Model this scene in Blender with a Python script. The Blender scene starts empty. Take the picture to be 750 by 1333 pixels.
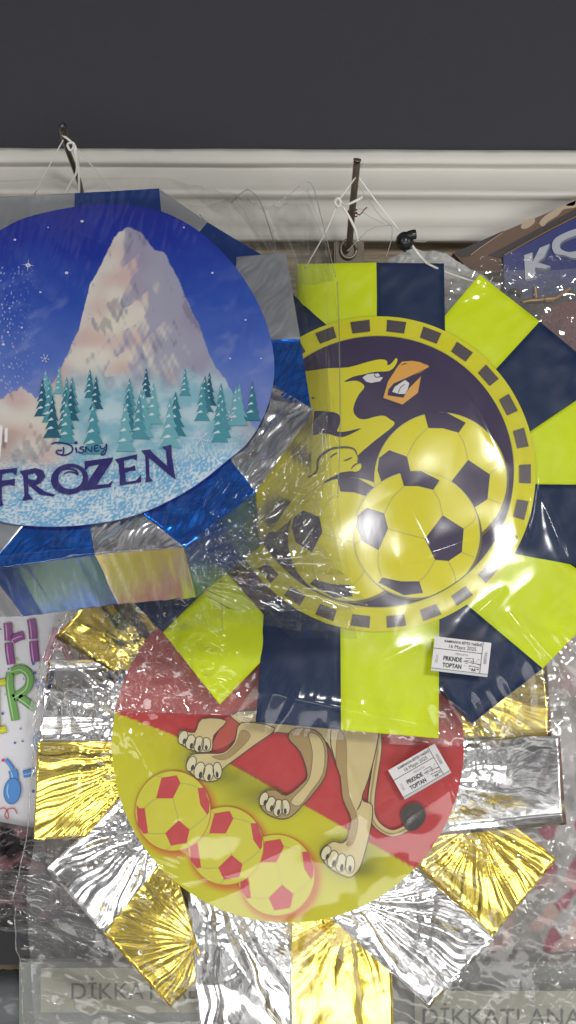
import bpy, bmesh, math, random
import numpy as np
from mathutils import Vector
random.seed(7)
S = bpy.context.scene
C = S.collection
# ------------------------------------------------------------------ camera
F = 1429.4                     # focal length in photo pixels (1333 high)
D = 1.2                        # camera distance in front of y = 0
cam_d = bpy.data.cameras.new('camera'); cam = bpy.data.objects.new('camera', cam_d); C.objects.link(cam)
cam.location = (0, -D, 0); cam.rotation_euler = (math.radians(90), 0, 0)
cam_d.sensor_fit = 'VERTICAL'; cam_d.angle = 2*math.atan(666.5/F)
cam_d.clip_start = 0.01; cam_d.clip_end = 100
S.camera = cam
S.render.engine = 'CYCLES'
S.cycles.max_bounces = 12; S.cycles.transparent_max_bounces = 32
S.cycles.glossy_bounces = 5; S.cycles.sample_clamp_indirect = 4
S.view_settings.view_transform = 'Standard'; S.view_settings.look = 'None'
S.view_settings.exposure = 0; S.view_settings.gamma = 1
# ------------------------------------------------------------------ world: dim shop interior (grey noise; bright patches and paler underside added for foil reflections)
W = bpy.data.worlds.new('World'); S.world = W; W.use_nodes = True
nt = W.node_tree; nt.nodes.clear()
wo = nt.nodes.new('ShaderNodeOutputWorld'); bg = nt.nodes.new('ShaderNodeBackground')
tc = nt.nodes.new('ShaderNodeTexCoord'); mp = nt.nodes.new('ShaderNodeMapping'); nz = nt.nodes.new('ShaderNodeTexNoise')
rp = nt.nodes.new('ShaderNodeValToRGB')
mp.inputs['Scale'].default_value = (1.6, 1.6, 4.0)
nz.inputs['Scale'].default_value = 2.6; nz.inputs['Detail'].default_value = 3
nt.links.new(tc.outputs['Generated'], mp.inputs['Vector']); nt.links.new(mp.outputs[0], nz.inputs['Vector'])
sepc = nt.nodes.new('ShaderNodeSeparateColor'); nt.links.new(nz.outputs['Color'], sepc.inputs[0])
nt.links.new(sepc.outputs[0], rp.inputs[0])
e = rp.color_ramp.elements
e[0].position = 0.32; e[0].color = (0.10, 0.10, 0.105, 1)
e[1].position = 0.68; e[1].color = (1.7, 1.68, 1.62, 1)
x = e.new(0.47); x.color = (0.2, 0.195, 0.2, 1)
x = e.new(0.56); x.color = (0.7, 0.69, 0.67, 1)
sx = nt.nodes.new('ShaderNodeSeparateXYZ'); nt.links.new(tc.outputs['Generated'], sx.inputs[0])
mr = nt.nodes.new('ShaderNodeMapRange'); mr.inputs['From Min'].default_value = -0.6; mr.inputs['From Max'].default_value = 0.25; mr.inputs['To Min'].default_value = 1.9; mr.inputs['To Max'].default_value = 0.95
nt.links.new(sx.outputs[2], mr.inputs[0]); ml = nt.nodes.new('ShaderNodeVectorMath'); ml.operation = 'SCALE'
nt.links.new(rp.outputs[0], ml.inputs[0]); nt.links.new(mr.outputs[0], ml.inputs['Scale']); nt.links.new(ml.outputs[0], bg.inputs[0]); bg.inputs[1].default_value = 0.6
nt.links.new(bg.outputs[0], wo.inputs[0])
# ------------------------------------------------------------------ lamps: shop light from above and the sides, one low lamp added for foil
def area(name, loc, target, sx, sy, power, col=(1, 0.985, 0.96)):
    l = bpy.data.lights.new(name, 'AREA'); l.shape = 'RECTANGLE'; l.size = sx; l.size_y = sy; l.energy = power; l.color = col
    o = bpy.data.objects.new(name, l); C.objects.link(o); o.location = loc
    o.rotation_euler = (Vector(target)-Vector(loc)).to_track_quat('-Z', 'Y').to_euler()
    return o
area('lamp_key', (0.475, -2.3, 0.54), (0, 0.1, -0.5), 0.3, 0.2, 19)
area('lamp_left', (-1.5, -1.9, 0.35), (0, 0.1, -0.6), 0.9, 0.15, 8)
area('fill_low', (0.1, -2.4, -0.95), (0, 0.1, -0.55), 1.8, 0.5, 18)  # added fill from below, gives the lower foil broad soft reflections
area('lamp_side', (1.7, -1.2, 0.1), (0, 0.1, -0.2), 0.12, 0.9, 7)

# ------------------------------------------------------------------ noise (numpy)
rng = np.random.RandomState(3)
PERM = rng.permutation(512); PERM = np.concatenate([PERM, PERM, PERM])
GA = rng.rand(512)*2*np.pi; GX = np.cos(GA); GY = np.sin(GA)
def gn(x, y, seed=0):
    x = np.asarray(x, float)+seed*17.31; y = np.asarray(y, float)+seed*9.17
    xi = np.floor(x).astype(int); yi = np.floor(y).astype(int); xf = x-xi; yf = y-yi
    def g(ix, iy, fx, fy):
        h = PERM[(PERM[ix & 511]+iy) & 511]
        return GX[h]*fx+GY[h]*fy
    u = xf*xf*xf*(xf*(xf*6-15)+10); v = yf*yf*yf*(yf*(yf*6-15)+10)
    a = g(xi, yi, xf, yf); b = g(xi+1, yi, xf-1, yf); c = g(xi, yi+1, xf, yf-1); d = g(xi+1, yi+1, xf-1, yf-1)
    return 1.5*((a*(1-u)+b*u)*(1-v)+(c*(1-u)+d*u)*v)
def ridge(x, y, seed=0): return 1-np.abs(gn(x, y, seed))*2
def fbm(x, y, seed=0, n=4):
    s = 0; a = 1
    for i in range(n): s = s+a*gn(x*2**i, y*2**i, seed+i*3); a *= 0.5
    return s
def rfbm(x, y, seed=0, n=3):
    s = 0; a = 1
    for i in range(n): s = s+a*ridge(x*2**i, y*2**i, seed+i*3); a *= 0.5
    return s
def sstep(a, b, x):
    t = np.clip((x-a)/(b-a), 0, 1); return t*t*(3-2*t)

# ------------------------------------------------------------------ mapping photo pixels -> a real plane in space
class Plane:
    """plane y = y0 + k*z ; off = metres in front of it (towards the viewer side)"""
    def __init__(s, y0, k=0.0):
        s.y0 = y0; s.k = k; L = math.hypot(1, k); s.n = np.array([0, -1/L, k/L])
    def at(s, px, py, off=0.0):
        px = np.asarray(px, float); py = np.asarray(py, float); off = np.asarray(off, float)
        dx = (px-375)/F; dz = -(py-666.5)/F
        t = (D+s.y0)/(1-s.k*dz)
        P = np.stack([dx*t, -D+t, dz*t], -1)
        return P+s.n*off[..., None]
# ------------------------------------------------------------------ materials
MATS = {}
def lin(c): return tuple(((v/255)/12.92 if v/255 <= 0.04045 else ((v/255+0.055)/1.055)**2.4) for v in c)
def mat(name, rgb=None, rough=0.5, metal=0.0, spec=0.5, bump=None, colattr=None, noise=None, coat=0, srgb=True, sheen=0):
    if name in MATS: return MATS[name]
    m = bpy.data.materials.new(name); m.use_nodes = True; n = m.node_tree; b = n.nodes['Principled BSDF']
    c = lin(rgb) if (rgb and srgb) else (rgb or (1, 1, 1))
    b.inputs['Base Color'].default_value = (*c, 1)
    b.inputs['Roughness'].default_value = rough; b.inputs['Metallic'].default_value = metal
    b.inputs['Specular IOR Level'].default_value = spec; b.inputs['Coat Weight'].default_value = coat; b.inputs['Coat Roughness'].default_value = 0.15
    tcn = n.nodes.new('ShaderNodeTexCoord')
    if colattr:
        a = n.nodes.new('ShaderNodeAttribute'); a.attribute_name = 'Col'; n.links.new(a.outputs['Color'], b.inputs['Base Color'])
    elif noise:                       # noise=(scale, amount): small-scale value variation of the surface itself
        t = n.nodes.new('ShaderNodeTexNoise'); t.inputs['Scale'].default_value = noise[0]; t.inputs['Detail'].default_value = 6
        n.links.new(tcn.outputs['Object'], t.inputs['Vector'])
        mx = n.nodes.new('ShaderNodeMix'); mx.data_type = 'RGBA'
        mx.inputs['A'].default_value = (*[max(0, v*(1-noise[1])) for v in c], 1); mx.inputs['B'].default_value = (*[min(1, v*(1+noise[1])) for v in c], 1)
        n.links.new(t.outputs['Fac'], mx.inputs['Factor']); n.links.new(mx.outputs['Result'], b.inputs['Base Color'])
    if bump:                          # (scale, strength, distance, vector scale)
        t = n.nodes.new('ShaderNodeTexNoise'); t.inputs['Scale'].default_value = bump[0]; t.inputs['Detail'].default_value = 5
        mpn = n.nodes.new('ShaderNodeMapping'); mpn.inputs['Scale'].default_value = bump[3] if len(bump) > 3 else (1, 1, 1)
        n.links.new(tcn.outputs['Object'], mpn.inputs[0]); n.links.new(mpn.outputs[0], t.inputs['Vector'])
        bp = n.nodes.new('ShaderNodeBump'); bp.inputs['Strength'].default_value = bump[1]; bp.inputs['Distance'].default_value = bump[2]
        n.links.new(t.outputs['Fac'], bp.inputs['Height']); n.links.new(bp.outputs[0], b.inputs['Normal'])
    MATS[name] = m; return m
def film(name, milk=0.05, rough=0.07, tint=(0.97, 0.97, 0.965), gain=1.7, bscale=45):
    m = bpy.data.materials.new(name); m.use_nodes = True; n = m.node_tree; n.nodes.clear()
    out = n.nodes.new('ShaderNodeOutputMaterial'); tr = n.nodes.new('ShaderNodeBsdfTransparent'); gl = n.nodes.new('ShaderNodeBsdfGlossy'); df = n.nodes.new('ShaderNodeBsdfDiffuse')
    tr.inputs[0].default_value = (*tint, 1); gl.inputs['Roughness'].default_value = rough; df.inputs[0].default_value = (0.8, 0.8, 0.8, 1)
    lw = n.nodes.new('ShaderNodeFresnel'); lw.inputs[0].default_value = 1.5
    mu = n.nodes.new('ShaderNodeMath'); mu.operation = 'MULTIPLY'; mu.inputs[1].default_value = gain; mu.use_clamp = True
    tcn = n.nodes.new('ShaderNodeTexCoord'); t = n.nodes.new('ShaderNodeTexNoise'); t.inputs['Scale'].default_value = bscale; t.inputs['Detail'].default_value = 4
    mpn = n.nodes.new('ShaderNodeMapping'); mpn.inputs['Scale'].default_value = (1, 1, 0.35); mpn.inputs['Rotation'].default_value = (0, 0.4, 0)
    n.links.new(tcn.outputs['Object'], mpn.inputs[0]); n.links.new(mpn.outputs[0], t.inputs['Vector'])
    bp = n.nodes.new('ShaderNodeBump'); bp.inputs['Strength'].default_value = 0.12; bp.inputs['Distance'].default_value = 0.0008
    n.links.new(t.outputs['Fac'], bp.inputs['Height'])
    n.links.new(bp.outputs[0], gl.inputs['Normal']); n.links.new(bp.outputs[0], lw.inputs['Normal'])
    m1 = n.nodes.new('ShaderNodeMixShader'); m2 = n.nodes.new('ShaderNodeMixShader')
    n.links.new(lw.outputs[0], mu.inputs[0])
    m1.inputs[0].default_value = milk; n.links.new(tr.outputs[0], m1.inputs[1]); n.links.new(df.outputs[0], m1.inputs[2])
    n.links.new(mu.outputs[0], m2.inputs[0]); n.links.new(m1.outputs[0], m2.inputs[1]); n.links.new(gl.outputs[0], m2.inputs[2])
    n.links.new(m2.outputs[0], out.inputs[0]); MATS[name] = m; return m

# ------------------------------------------------------------------ objects
def root(name, label, cat, loc, group=None):
    o = bpy.data.objects.new(name, None); C.objects.link(o); o.location = loc; o.empty_display_size = 0.02
    o['label'] = label; o['category'] = cat
    if group: o['group'] = group
    return o
def world_loc(o):
    v = Vector((0, 0, 0))
    while o: v += o.location; o = o.parent
    return v
class MB:
    def __init__(s): s.v = []; s.f = []; s.m = []; s.mats = []; s.col = None
    def mi(s, m):
        if m not in s.mats: s.mats.append(m)
        return s.mats.index(m)
    def add(s, vs, fs, m):
        b = len(s.v); s.v += [tuple(map(float, p)) for p in vs]; s.f += [tuple(b+i for i in f) for f in fs]; s.m += [s.mi(m)]*len(fs); return b
    def grid(s, P, m, flip=False):
        a, b = P.shape[:2]
        idx = np.arange(a*b).reshape(a, b)
        q = np.stack([idx[:-1, :-1], idx[1:, :-1], idx[1:, 1:], idx[:-1, 1:]], -1).reshape(-1, 4)
        s.add(P.reshape(-1, 3), q.tolist(), m)
    def poly(s, pl, pts, m, off):
        P = pl.at([p[0] for p in pts], [p[1] for p in pts], np.full(len(pts), off)); s.add(P, [tuple(range(len(pts)))], m)
    def build(s, name, parent=None, smooth=True, label=None, cat=None, kind=None, group=None, colors=None):
        me = bpy.data.meshes.new(name); wl = world_loc(parent) if parent else Vector((0, 0, 0))
        V = np.array(s.v)
        org = np.array(wl)
        if parent is None and len(V) and kind is None: org = V.mean(0)
        V = V-org
        me.from_pydata(V.tolist(), [], s.f); 
        for m in s.mats: me.materials.append(m)
        me.polygons.foreach_set('material_index', s.m)
        me.polygons.foreach_set('use_smooth', [smooth]*len(s.f))
        if colors is not None:
            a = me.color_attributes.new('Col', 'FLOAT_COLOR', 'POINT'); a.data.foreach_set('color', np.asarray(colors, float).ravel())
        me.update()
        o = bpy.data.objects.new(name, me); C.objects.link(o)
        if parent: o.parent = parent
        elif kind is None: o.location = org
        if label: o['label'] = label
        if cat: o['category'] = cat
        if kind: o['kind'] = kind
        if group: o['group'] = group
        return o
def spline(pts, n=8, closed=False):
    p = [np.array(q, float) for q in pts]; N = len(p); out = []
    for i in range(N if closed else N-1):
        if closed: a, b, c, d = p[i-1], p[i], p[(i+1) % N], p[(i+2) % N]
        else: a, b, c, d = p[max(i-1, 0)], p[i], p[i+1], p[min(i+2, N-1)]
        for k in range(n):
            t = k/n; out.append(0.5*((2*b)+(c-a)*t+(2*a-5*b+4*c-d)*t*t+(3*b-a-3*c+d)*t**3))
    if not closed: out.append(p[-1])
    return [tuple(q) for q in out]
def smoothpoly(pts, n=4): return spline(pts, n, True)
def stroke(mb, pl, pts, w, m, off, n=6, smooth=True, taper=False, closed=False):
    q = spline(pts, n, closed) if smooth else list(pts)
    if closed: q = q+[q[0]]
    q = np.array(q); d = np.gradient(q, axis=0); L = np.hypot(d[:, 0], d[:, 1])+1e-9
    if closed: d[0] = d[-1] = (d[0]+d[-1]); L = np.hypot(d[:, 0], d[:, 1])+1e-9
    nn = np.stack([-d[:, 1]/L, d[:, 0]/L], -1)
    ww = np.full(len(q), w/2.0)
    if taper: ww = ww*np.clip(np.sin(np.linspace(0, np.pi, len(q)))**0.5, 0.12, 1)
    A = q+nn*ww[:, None]; B = q-nn*ww[:, None]
    PA = pl.at(A[:, 0], A[:, 1], np.full(len(q), off)); PB = pl.at(B[:, 0], B[:, 1], np.full(len(q), off))
    mb.grid(np.stack([PA, PB], 0), m)
def disc_pts(cx, cy, rx, ry=None, n=64, rot=0, a0=0, a1=2*math.pi):
    ry = ry or rx; r = []
    for i in range(n):
        a = a0+(a1-a0)*i/n; x = rx*math.cos(a); y = ry*math.sin(a)
        r.append((cx+x*math.cos(rot)-y*math.sin(rot), cy+x*math.sin(rot)+y*math.cos(rot)))
    return r
def text(mb, pl, s, cx, cy, w, h, rot, m, off, bold=0.0, shear=0):
    cu = bpy.data.curves.new('t', 'FONT'); cu.body = s; cu.offset = bold; cu.resolution_u = 3; cu.shear = shear
    o = bpy.data.objects.new('t', cu); C.objects.link(o)
    bpy.context.view_layer.update()
    me = bpy.data.meshes.new_from_object(o)
    V = np.array([v.co[:] for v in me.vertices]); fs = [tuple(p.vertices) for p in me.polygons]
    bpy.data.objects.remove(o); bpy.data.curves.remove(cu); bpy.data.meshes.remove(me)
    mn = V.min(0); mx = V.max(0)
    x = ((V[:, 0]-mn[0])/(mx[0]-mn[0])-0.5)*w; y = -((V[:, 1]-mn[1])/(mx[1]-mn[1])-0.5)*h
    c, sn = math.cos(rot), math.sin(rot)
    P = pl.at(cx+x*c-y*sn, cy+x*sn+y*c, np.full(len(x), off)); mb.add(P, fs, m)
def tube(mb, pts, r, m, seg=8, n=6, smooth=True, r2=None):
    q = np.array(spline(pts, n)) if smooth else np.array(pts, float)
    T = np.gradient(q, axis=0); T /= (np.linalg.norm(T, axis=1)[:, None]+1e-12)
    up = np.array([0, 1, 0.01]); rings = []
    for i in range(len(q)):
        a = np.cross(T[i], up); a /= np.linalg.norm(a)+1e-9; b = np.cross(T[i], a)
        rr = r if r2 is None else r+(r2-r)*i/(len(q)-1)
        rings.append([q[i]+rr*(math.cos(t)*a+math.sin(t)*b) for t in np.linspace(0, 2*math.pi, seg, endpoint=False)])
    R = np.array(rings); b = len(mb.v); fs = []
    for i in range(len(q)-1):
        for j in range(seg): fs.append((i*seg+j, i*seg+(j+1) % seg, (i+1)*seg+(j+1) % seg, (i+1)*seg+j))
    fs.append(tuple(range(seg))); fs.append(tuple((len(q)-1)*seg+j for j in range(seg))[::-1])
    mb.add(R.reshape(-1, 3), fs, m)
def W3(px, py, y):
    t = D+y; return ((px-375)/F*t, y, -(py-666.5)/F*t)
def box(mb, x0, x1, y0, y1, z0, z1, m):
    v = [(x, y, z) for x in (x0, x1) for y in (y0, y1) for z in (z0, z1)]
    mb.add(v, [(0, 1, 3, 2), (4, 6, 7, 5), (0, 4, 5, 1), (2, 3, 7, 6), (0, 2, 6, 4), (1, 5, 7, 3)], m)
# quad panel with displaced front and a skirt going back
def panel(name, parent, pl, quad, m, off, depth, step=3.0, hfun=None, label=None, sidemat=None):
    q = np.array(quad, float)
    n = max(4, int(max(np.linalg.norm(q[1]-q[0]), np.linalg.norm(q[2]-q[3]))/step)); k = max(4, int(max(np.linalg.norm(q[3]-q[0]), np.linalg.norm(q[2]-q[1]))/step))
    u = np.linspace(0, 1, n+1)[:, None, None]; v = np.linspace(0, 1, k+1)[None, :, None]
    G = (q[0]*(1-u)+q[1]*u)*(1-v)+(q[3]*(1-u)+q[2]*u)*v
    e = np.minimum(np.minimum(u, 1-u)*n, np.minimum(v, 1-v)*k)[..., 0]
    h = hfun(G[..., 0], G[..., 1], u[..., 0]+0*v[..., 0], v[..., 0]+0*u[..., 0]) if hfun else 0*G[..., 0]
    h = h*np.clip(e/2.0+0.25, 0, 1) - 0.0016*np.clip(1-e/2.0, 0, 1)**2
    P = pl.at(G[..., 0], G[..., 1], off+h)
    mb = MB(); mb.grid(P, m)
    ring = [(i, 0) for i in range(n)]+[(n, j) for j in range(k)]+[(i, k) for i in range(n, 0, -1)]+[(0, j) for j in range(k, 0, -1)]
    gx = np.array([G[a, b, 0] for a, b in ring]+[G[0, 0, 0]]); gy = np.array([G[a, b, 1] for a, b in ring]+[G[0, 0, 1]])
    fr = np.array([P[a, b] for a, b in ring]+[P[0, 0]])
    # side falls straight back along the plane normal from the front edge
    base = pl.at(gx, gy, 0*gx+off)
    rows = [fr]
    for i, t in enumerate((0.33, 0.66, 1.0)):
        w = (0.0012*gn(gx/14, gy/14+i*5, 5)) if sidemat is None else 0*gx
        rows.append(base-pl.n*(depth*t)+np.stack([w, 0*w, w], -1))
    mb.grid(np.stack(rows, 0), sidemat or m)
    mb.add(pl.at([p[0] for p in quad], [p[1] for p in quad], np.full(4, off))-pl.n*depth, [(0, 1, 2, 3)], sidemat or m)
    return mb.build(name, parent, label=label)
# Coons patch between four boundary polylines in pixels
def poly_at(pl_, t):
    p = np.array(pl_, float); d = np.r_[0, np.cumsum(np.hypot(*np.diff(p, axis=0).T))]; d /= d[-1]
    return np.stack([np.interp(t, d, p[:, 0]), np.interp(t, d, p[:, 1])], -1)
def coons(top, bottom, left, right, nu, nv):
    u = np.linspace(0, 1, nu); v = np.linspace(0, 1, nv)
    T = poly_at(top, u)[None]; B = poly_at(bottom, u)[None]; L = poly_at(left, v)[:, None]; R = poly_at(right, v)[:, None]
    U = u[None, :, None]; V = v[:, None, None]
    return (1-V)*T+V*B+(1-U)*L+U*R-((1-U)*(1-V)*T[:, :1]+U*(1-V)*T[:, -1:]+(1-U)*V*B[:, :1]+U*V*B[:, -1:]), u, v
def seg_d(X, Y, a, b):
    a = np.array(a, float); b = np.array(b, float); d = b-a; L = d@d
    t = np.clip(((X-a[0])*d[0]+(Y-a[1])*d[1])/L, 0, 1)
    return np.hypot(X-a[0]-t*d[0], Y-a[1]-t*d[1]), t
def creases(X, Y, L):
    h = 0*X
    for (a, b, w, amp) in L:
        d, t = seg_d(X, Y, a, b); h = h+amp*np.exp(-d/w)*(0.35+0.65*np.sin(np.pi*np.clip(t, 0.02, 0.98)))
    return h
def inside(X, Y, poly):
    r = np.zeros(X.shape, bool); n = len(poly)
    for i in range(n):
        x1, y1 = poly[i]; x2, y2 = poly[(i+1) % n]
        if y1 == y2: continue
        c = ((y1 > Y) != (y2 > Y)) & (X < (x2-x1)*(Y-y1)/(y2-y1)+x1); r ^= c
    return r
def poly_dist(X, Y, poly):
    d = np.full(X.shape, 1e9); n = len(poly)
    for i in range(n): d = np.minimum(d, seg_d(X, Y, poly[i], poly[(i+1) % n])[0])
    return d

# ================================================================== MATERIAL SET
M_wall = mat('dark_grey_paint', (42, 42, 49), 0.75, noise=(60, 0.08), bump=(250, 0.15, 0.001))
M_corn = mat('cornice_paint', (202, 199, 192), 0.5, noise=(25, 0.04), bump=(60, 0.15, 0.001))
M_yarm = mat('fluorescent_card', (208, 224, 0), 0.4, spec=.25, bump=(18, 0.25, 0.004))
M_narm = mat('navy_card', (8, 36, 76), 0.42, spec=.2, bump=(18, 0.3, 0.004))
M_edge = mat('raw_card_edge', (170, 150, 120), 0.8)
M_ring = mat('print_yellow', (218, 212, 4), 0.42, spec=.25)
M_dpur = mat('print_dark_purple', (46, 30, 74), 0.42, spec=.25)
M_dash = mat('print_dash', (55, 38, 50), 0.35)
M_silver = mat('silver_foil', (238, 238, 240), 0.13, 1.0)
M_gold = mat('gold_foil', (252, 226, 104), 0.17, 1.0)
M_satin = mat('dim_satin_silver_foil', (186, 189, 196), 0.33, 0.85, bump=(220, 0.25, 0.001, (1, 1, 0.2)))  # duller silver, mostly upper panels: their dim reflection is put into the colour
M_csil = mat('crinkled_silver_foil', (205, 205, 210), 0.2, 1.0)
M_blue = mat('blue_foil', (4, 104, 214), 0.2, 0.95, coat=0.1)
M_bluef = mat('dim_satin_blue_foil', (10, 62, 140), 0.3, 0.6, bump=(120, 0.15, 0.001))  # darker copy of the blue foil, dimness of the upper panels painted in
M_string = mat('white_cord', (225, 222, 215), 0.8, bump=(1500, 0.5, 0.001))
M_rod = mat('bronze_steel', (120, 108, 98), 0.4, 0.6, noise=(90, 0.3))
M_plate = mat('bracket_steel', (96, 90, 80), 0.45, 0.8, noise=(60, 0.25))
M_black = mat('black_plastic', (14, 14, 15), 0.3)
M_paper = mat('label_paper', (206, 204, 206), 0.6, noise=(200, 0.04))
M_ink = mat('label_ink', (30, 28, 30), 0.6)
M_inkl = mat('label_ink_light', (110, 106, 108), 0.6)

# ================================================================== SETTING
# back wall boarded in oak, dark upper wall and the white cornice between them
mo = bpy.data.materials.new('oak_board'); mo.use_nodes = True; n = mo.node_tree; b = n.nodes['Principled BSDF']
t = n.nodes.new('ShaderNodeTexNoise'); mpn = n.nodes.new('ShaderNodeMapping'); tcn = n.nodes.new('ShaderNodeTexCoord'); cr = n.nodes.new('ShaderNodeValToRGB')
mpn.inputs['Scale'].default_value = (4, 1, 60); t.inputs['Scale'].default_value = 4; t.inputs['Detail'].default_value = 8
n.links.new(tcn.outputs['Object'], mpn.inputs[0]); n.links.new(mpn.outputs[0], t.inputs['Vector']); n.links.new(t.outputs['Fac'], cr.inputs[0])
cr.color_ramp.elements[0].color = (*lin((120, 104, 84)), 1); cr.color_ramp.elements[1].color = (*lin((186, 168, 138)), 1)
cr.color_ramp.elements[0].position = 0.3; cr.color_ramp.elements[1].position = 0.7
n.links.new(cr.outputs[0], b.inputs['Base Color']); b.inputs['Roughness'].default_value = 0.55
YW = 0.30
mb = MB(); box(mb, -1.5, 1.5, YW, YW+0.05, -1.2, 0.375, mo); mb.build('wall', smooth=False, kind='structure')
mb = MB(); z0 = W3(0, 197, 0.27)[2]; box(mb, -1.5, 1.5, 0.275, 0.35, z0-0.02, 1.6, M_wall); mb.build('upper_wall', smooth=False, kind='structure')
# cornice: moulded profile swept along the wall. (py, y) pairs
prof = [(194, .279), (196, .250), (199, .245), (210, .245), (213.5, .247), (214, .256), (217, .262), (222, .262), (230, .259), (240, .251), (246, .2425), (247.5, .2395),
        (251, .2385), (255, .2405), (257.5, .252), (262, .259), (270, .264), (282, .267), (290, .2655), (294, .2575), (297, .255), (311, .255), (313.5, .2575), (315, .292)]
mb = MB(); xs = np.linspace(-1.4, 1.4, 240); rows = []
for i, (py, y) in enumerate(prof):
    p = W3(375, py, y); z = p[2]+0.0006*gn(xs*9, 0*xs+i*0.3, 2)-0.004*xs
    yy = y+0.0006*gn(xs*14, 0*xs+i*1.3, 4)
    if i in (1, 2): z = z+0.0012*gn(xs*45, 0*xs, 8)
    rows.append(np.stack([xs, yy, z], -1))
mb.grid(np.stack(rows, 0), M_corn); o = mb.build('cornice', kind='structure', smooth=True)
for p in o.data.polygons: p.use_smooth = True

# ================================================================== SHEETS OF PACKAGING BEHIND
def pack_sheet(pl, quad, hfun, colfun, name, step=3, rough=0.4, thick=0.012, parent=None, m=None, **kw):
    q = np.array(quad, float)
    n_ = int(max(np.linalg.norm(q[1]-q[0]), np.linalg.norm(q[2]-q[3]))/step); k = int(max(np.linalg.norm(q[3]-q[0]), np.linalg.norm(q[2]-q[1]))/step)
    u = np.linspace(0, 1, n_+1)[:, None, None]; v = np.linspace(0, 1, k+1)[None, :, None]
    G = (q[0]*(1-u)+q[1]*u)*(1-v)+(q[3]*(1-u)+q[2]*u)*v
    X, Y = G[..., 0], G[..., 1]; h = hfun(X, Y)
    P = pl.at(X, Y, h); mb = MB(); mm = m or mat('print_'+name+str(random.random()), (200, 200, 200), rough, colattr=True)
    mb.grid(P, mm)
    back = pl.at(X, Y, 0*X-thick)
    cols = np.concatenate([colfun(X, Y).reshape(-1, 3)], 0)
    nb = [P[0], P[-1], P[:, 0], P[:, -1]]; bb = [back[0], back[-1], back[:, 0], back[:, -1]]
    CF = colfun(X, Y); cc = [CF[0], CF[-1], CF[:, 0], CF[:, -1]]; allc = [CF.reshape(-1, 3)]
    for a, b_, c in zip(nb, bb, cc):
        mb.grid(np.stack([a, b_], 0), mm); allc += [c, c]
    mb.grid(back[::back.shape[0]-1, ::back.shape[1]-1], mm); allc.append(CF[::CF.shape[0]-1, ::CF.shape[1]-1].reshape(-1, 3))
    cols = np.concatenate(allc, 0); cols = np.concatenate([cols, np.ones((len(cols), 1))], 1)
    return mb.build(name, parent, colors=cols, **kw)
def L3(c): return np.array(lin(c))
def mixc(a, b, t): return a*(1-t[..., None])+b*t[..., None]

# --- birthday poster (left)
PB = Plane(0.235, 0.0)
rt = root('birthday_pack', 'white birthday party pack with balloon letters hanging behind the left edge of the foil pinata', 'party pack', W3(60, 760, 0.235))
mb = MB(); box(mb, W3(-60, 0, .24)[0], W3(205, 0, .24)[0], .24, .262, W3(0, 1092, .24)[2], W3(0, 745, .24)[2], mat('pack_white', (222, 222, 228), 0.4, noise=(30, 0.03)))
mb.build('pack_body', rt, smooth=False)
mb = MB()
def balloon(pts, w, c, off, name):
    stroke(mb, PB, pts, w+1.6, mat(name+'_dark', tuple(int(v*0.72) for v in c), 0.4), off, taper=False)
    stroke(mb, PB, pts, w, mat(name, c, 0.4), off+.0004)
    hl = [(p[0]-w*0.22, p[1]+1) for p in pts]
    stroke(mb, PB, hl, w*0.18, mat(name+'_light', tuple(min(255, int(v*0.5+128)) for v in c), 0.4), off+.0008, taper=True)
PU = (138, 58, 136); GR = (104, 164, 72); YE = (206, 206, 20); BL = (74, 140, 214); PK = (222, 110, 150); BV = (110, 120, 190)
o1 = -.0015
for pts in ([(9.5, 811), (10.5, 822), (11, 834)], [(11, 837), (12, 850), (14.5, 865)], [(16, 833), (24, 829), (31, 827)], [(40, 806), (42, 818), (43, 832)], [(43, 835), (44, 848), (46, 862)]):
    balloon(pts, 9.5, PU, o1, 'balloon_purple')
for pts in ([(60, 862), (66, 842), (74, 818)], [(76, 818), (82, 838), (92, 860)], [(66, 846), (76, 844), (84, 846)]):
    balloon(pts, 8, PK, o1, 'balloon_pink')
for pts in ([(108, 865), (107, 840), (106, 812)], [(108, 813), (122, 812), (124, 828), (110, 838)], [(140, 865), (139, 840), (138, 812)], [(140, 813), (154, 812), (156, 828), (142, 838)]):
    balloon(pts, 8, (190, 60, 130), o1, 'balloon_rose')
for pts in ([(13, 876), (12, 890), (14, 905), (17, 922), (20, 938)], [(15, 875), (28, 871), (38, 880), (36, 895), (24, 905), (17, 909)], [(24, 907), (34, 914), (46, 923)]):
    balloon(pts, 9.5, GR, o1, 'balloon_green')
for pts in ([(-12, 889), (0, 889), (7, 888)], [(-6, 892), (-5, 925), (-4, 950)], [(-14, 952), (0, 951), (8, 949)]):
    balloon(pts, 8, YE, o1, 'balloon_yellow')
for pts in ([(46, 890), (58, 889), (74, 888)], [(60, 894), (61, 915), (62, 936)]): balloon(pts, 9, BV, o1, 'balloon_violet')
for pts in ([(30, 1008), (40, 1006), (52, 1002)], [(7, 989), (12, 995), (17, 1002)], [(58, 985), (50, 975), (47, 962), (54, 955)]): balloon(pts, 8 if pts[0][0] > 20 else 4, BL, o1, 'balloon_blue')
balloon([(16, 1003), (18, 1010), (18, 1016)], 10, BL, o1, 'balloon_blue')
mb.poly(PB, disc_pts(16, 1030, 11.5, 17.5, 40, 0.12), MATS['balloon_blue_dark'], -.0006); mb.poly(PB, disc_pts(16, 1030, 10.4, 16.4, 40, 0.12), MATS['balloon_blue'], -.0002)
stroke(mb, PB, [(11, 1020), (9.5, 1030), (12, 1040)], 1.6, MATS['balloon_blue_light'], .0002, taper=True)
stroke(mb, PB, [(-3, 1056), (4, 1052), (10, 1058), (10, 1066), (6, 1062), (10, 1054), (18, 1053), (22, 1060)], 1.2, mat('red_ribbon', (200, 50, 60), 0.5), o1)
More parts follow.
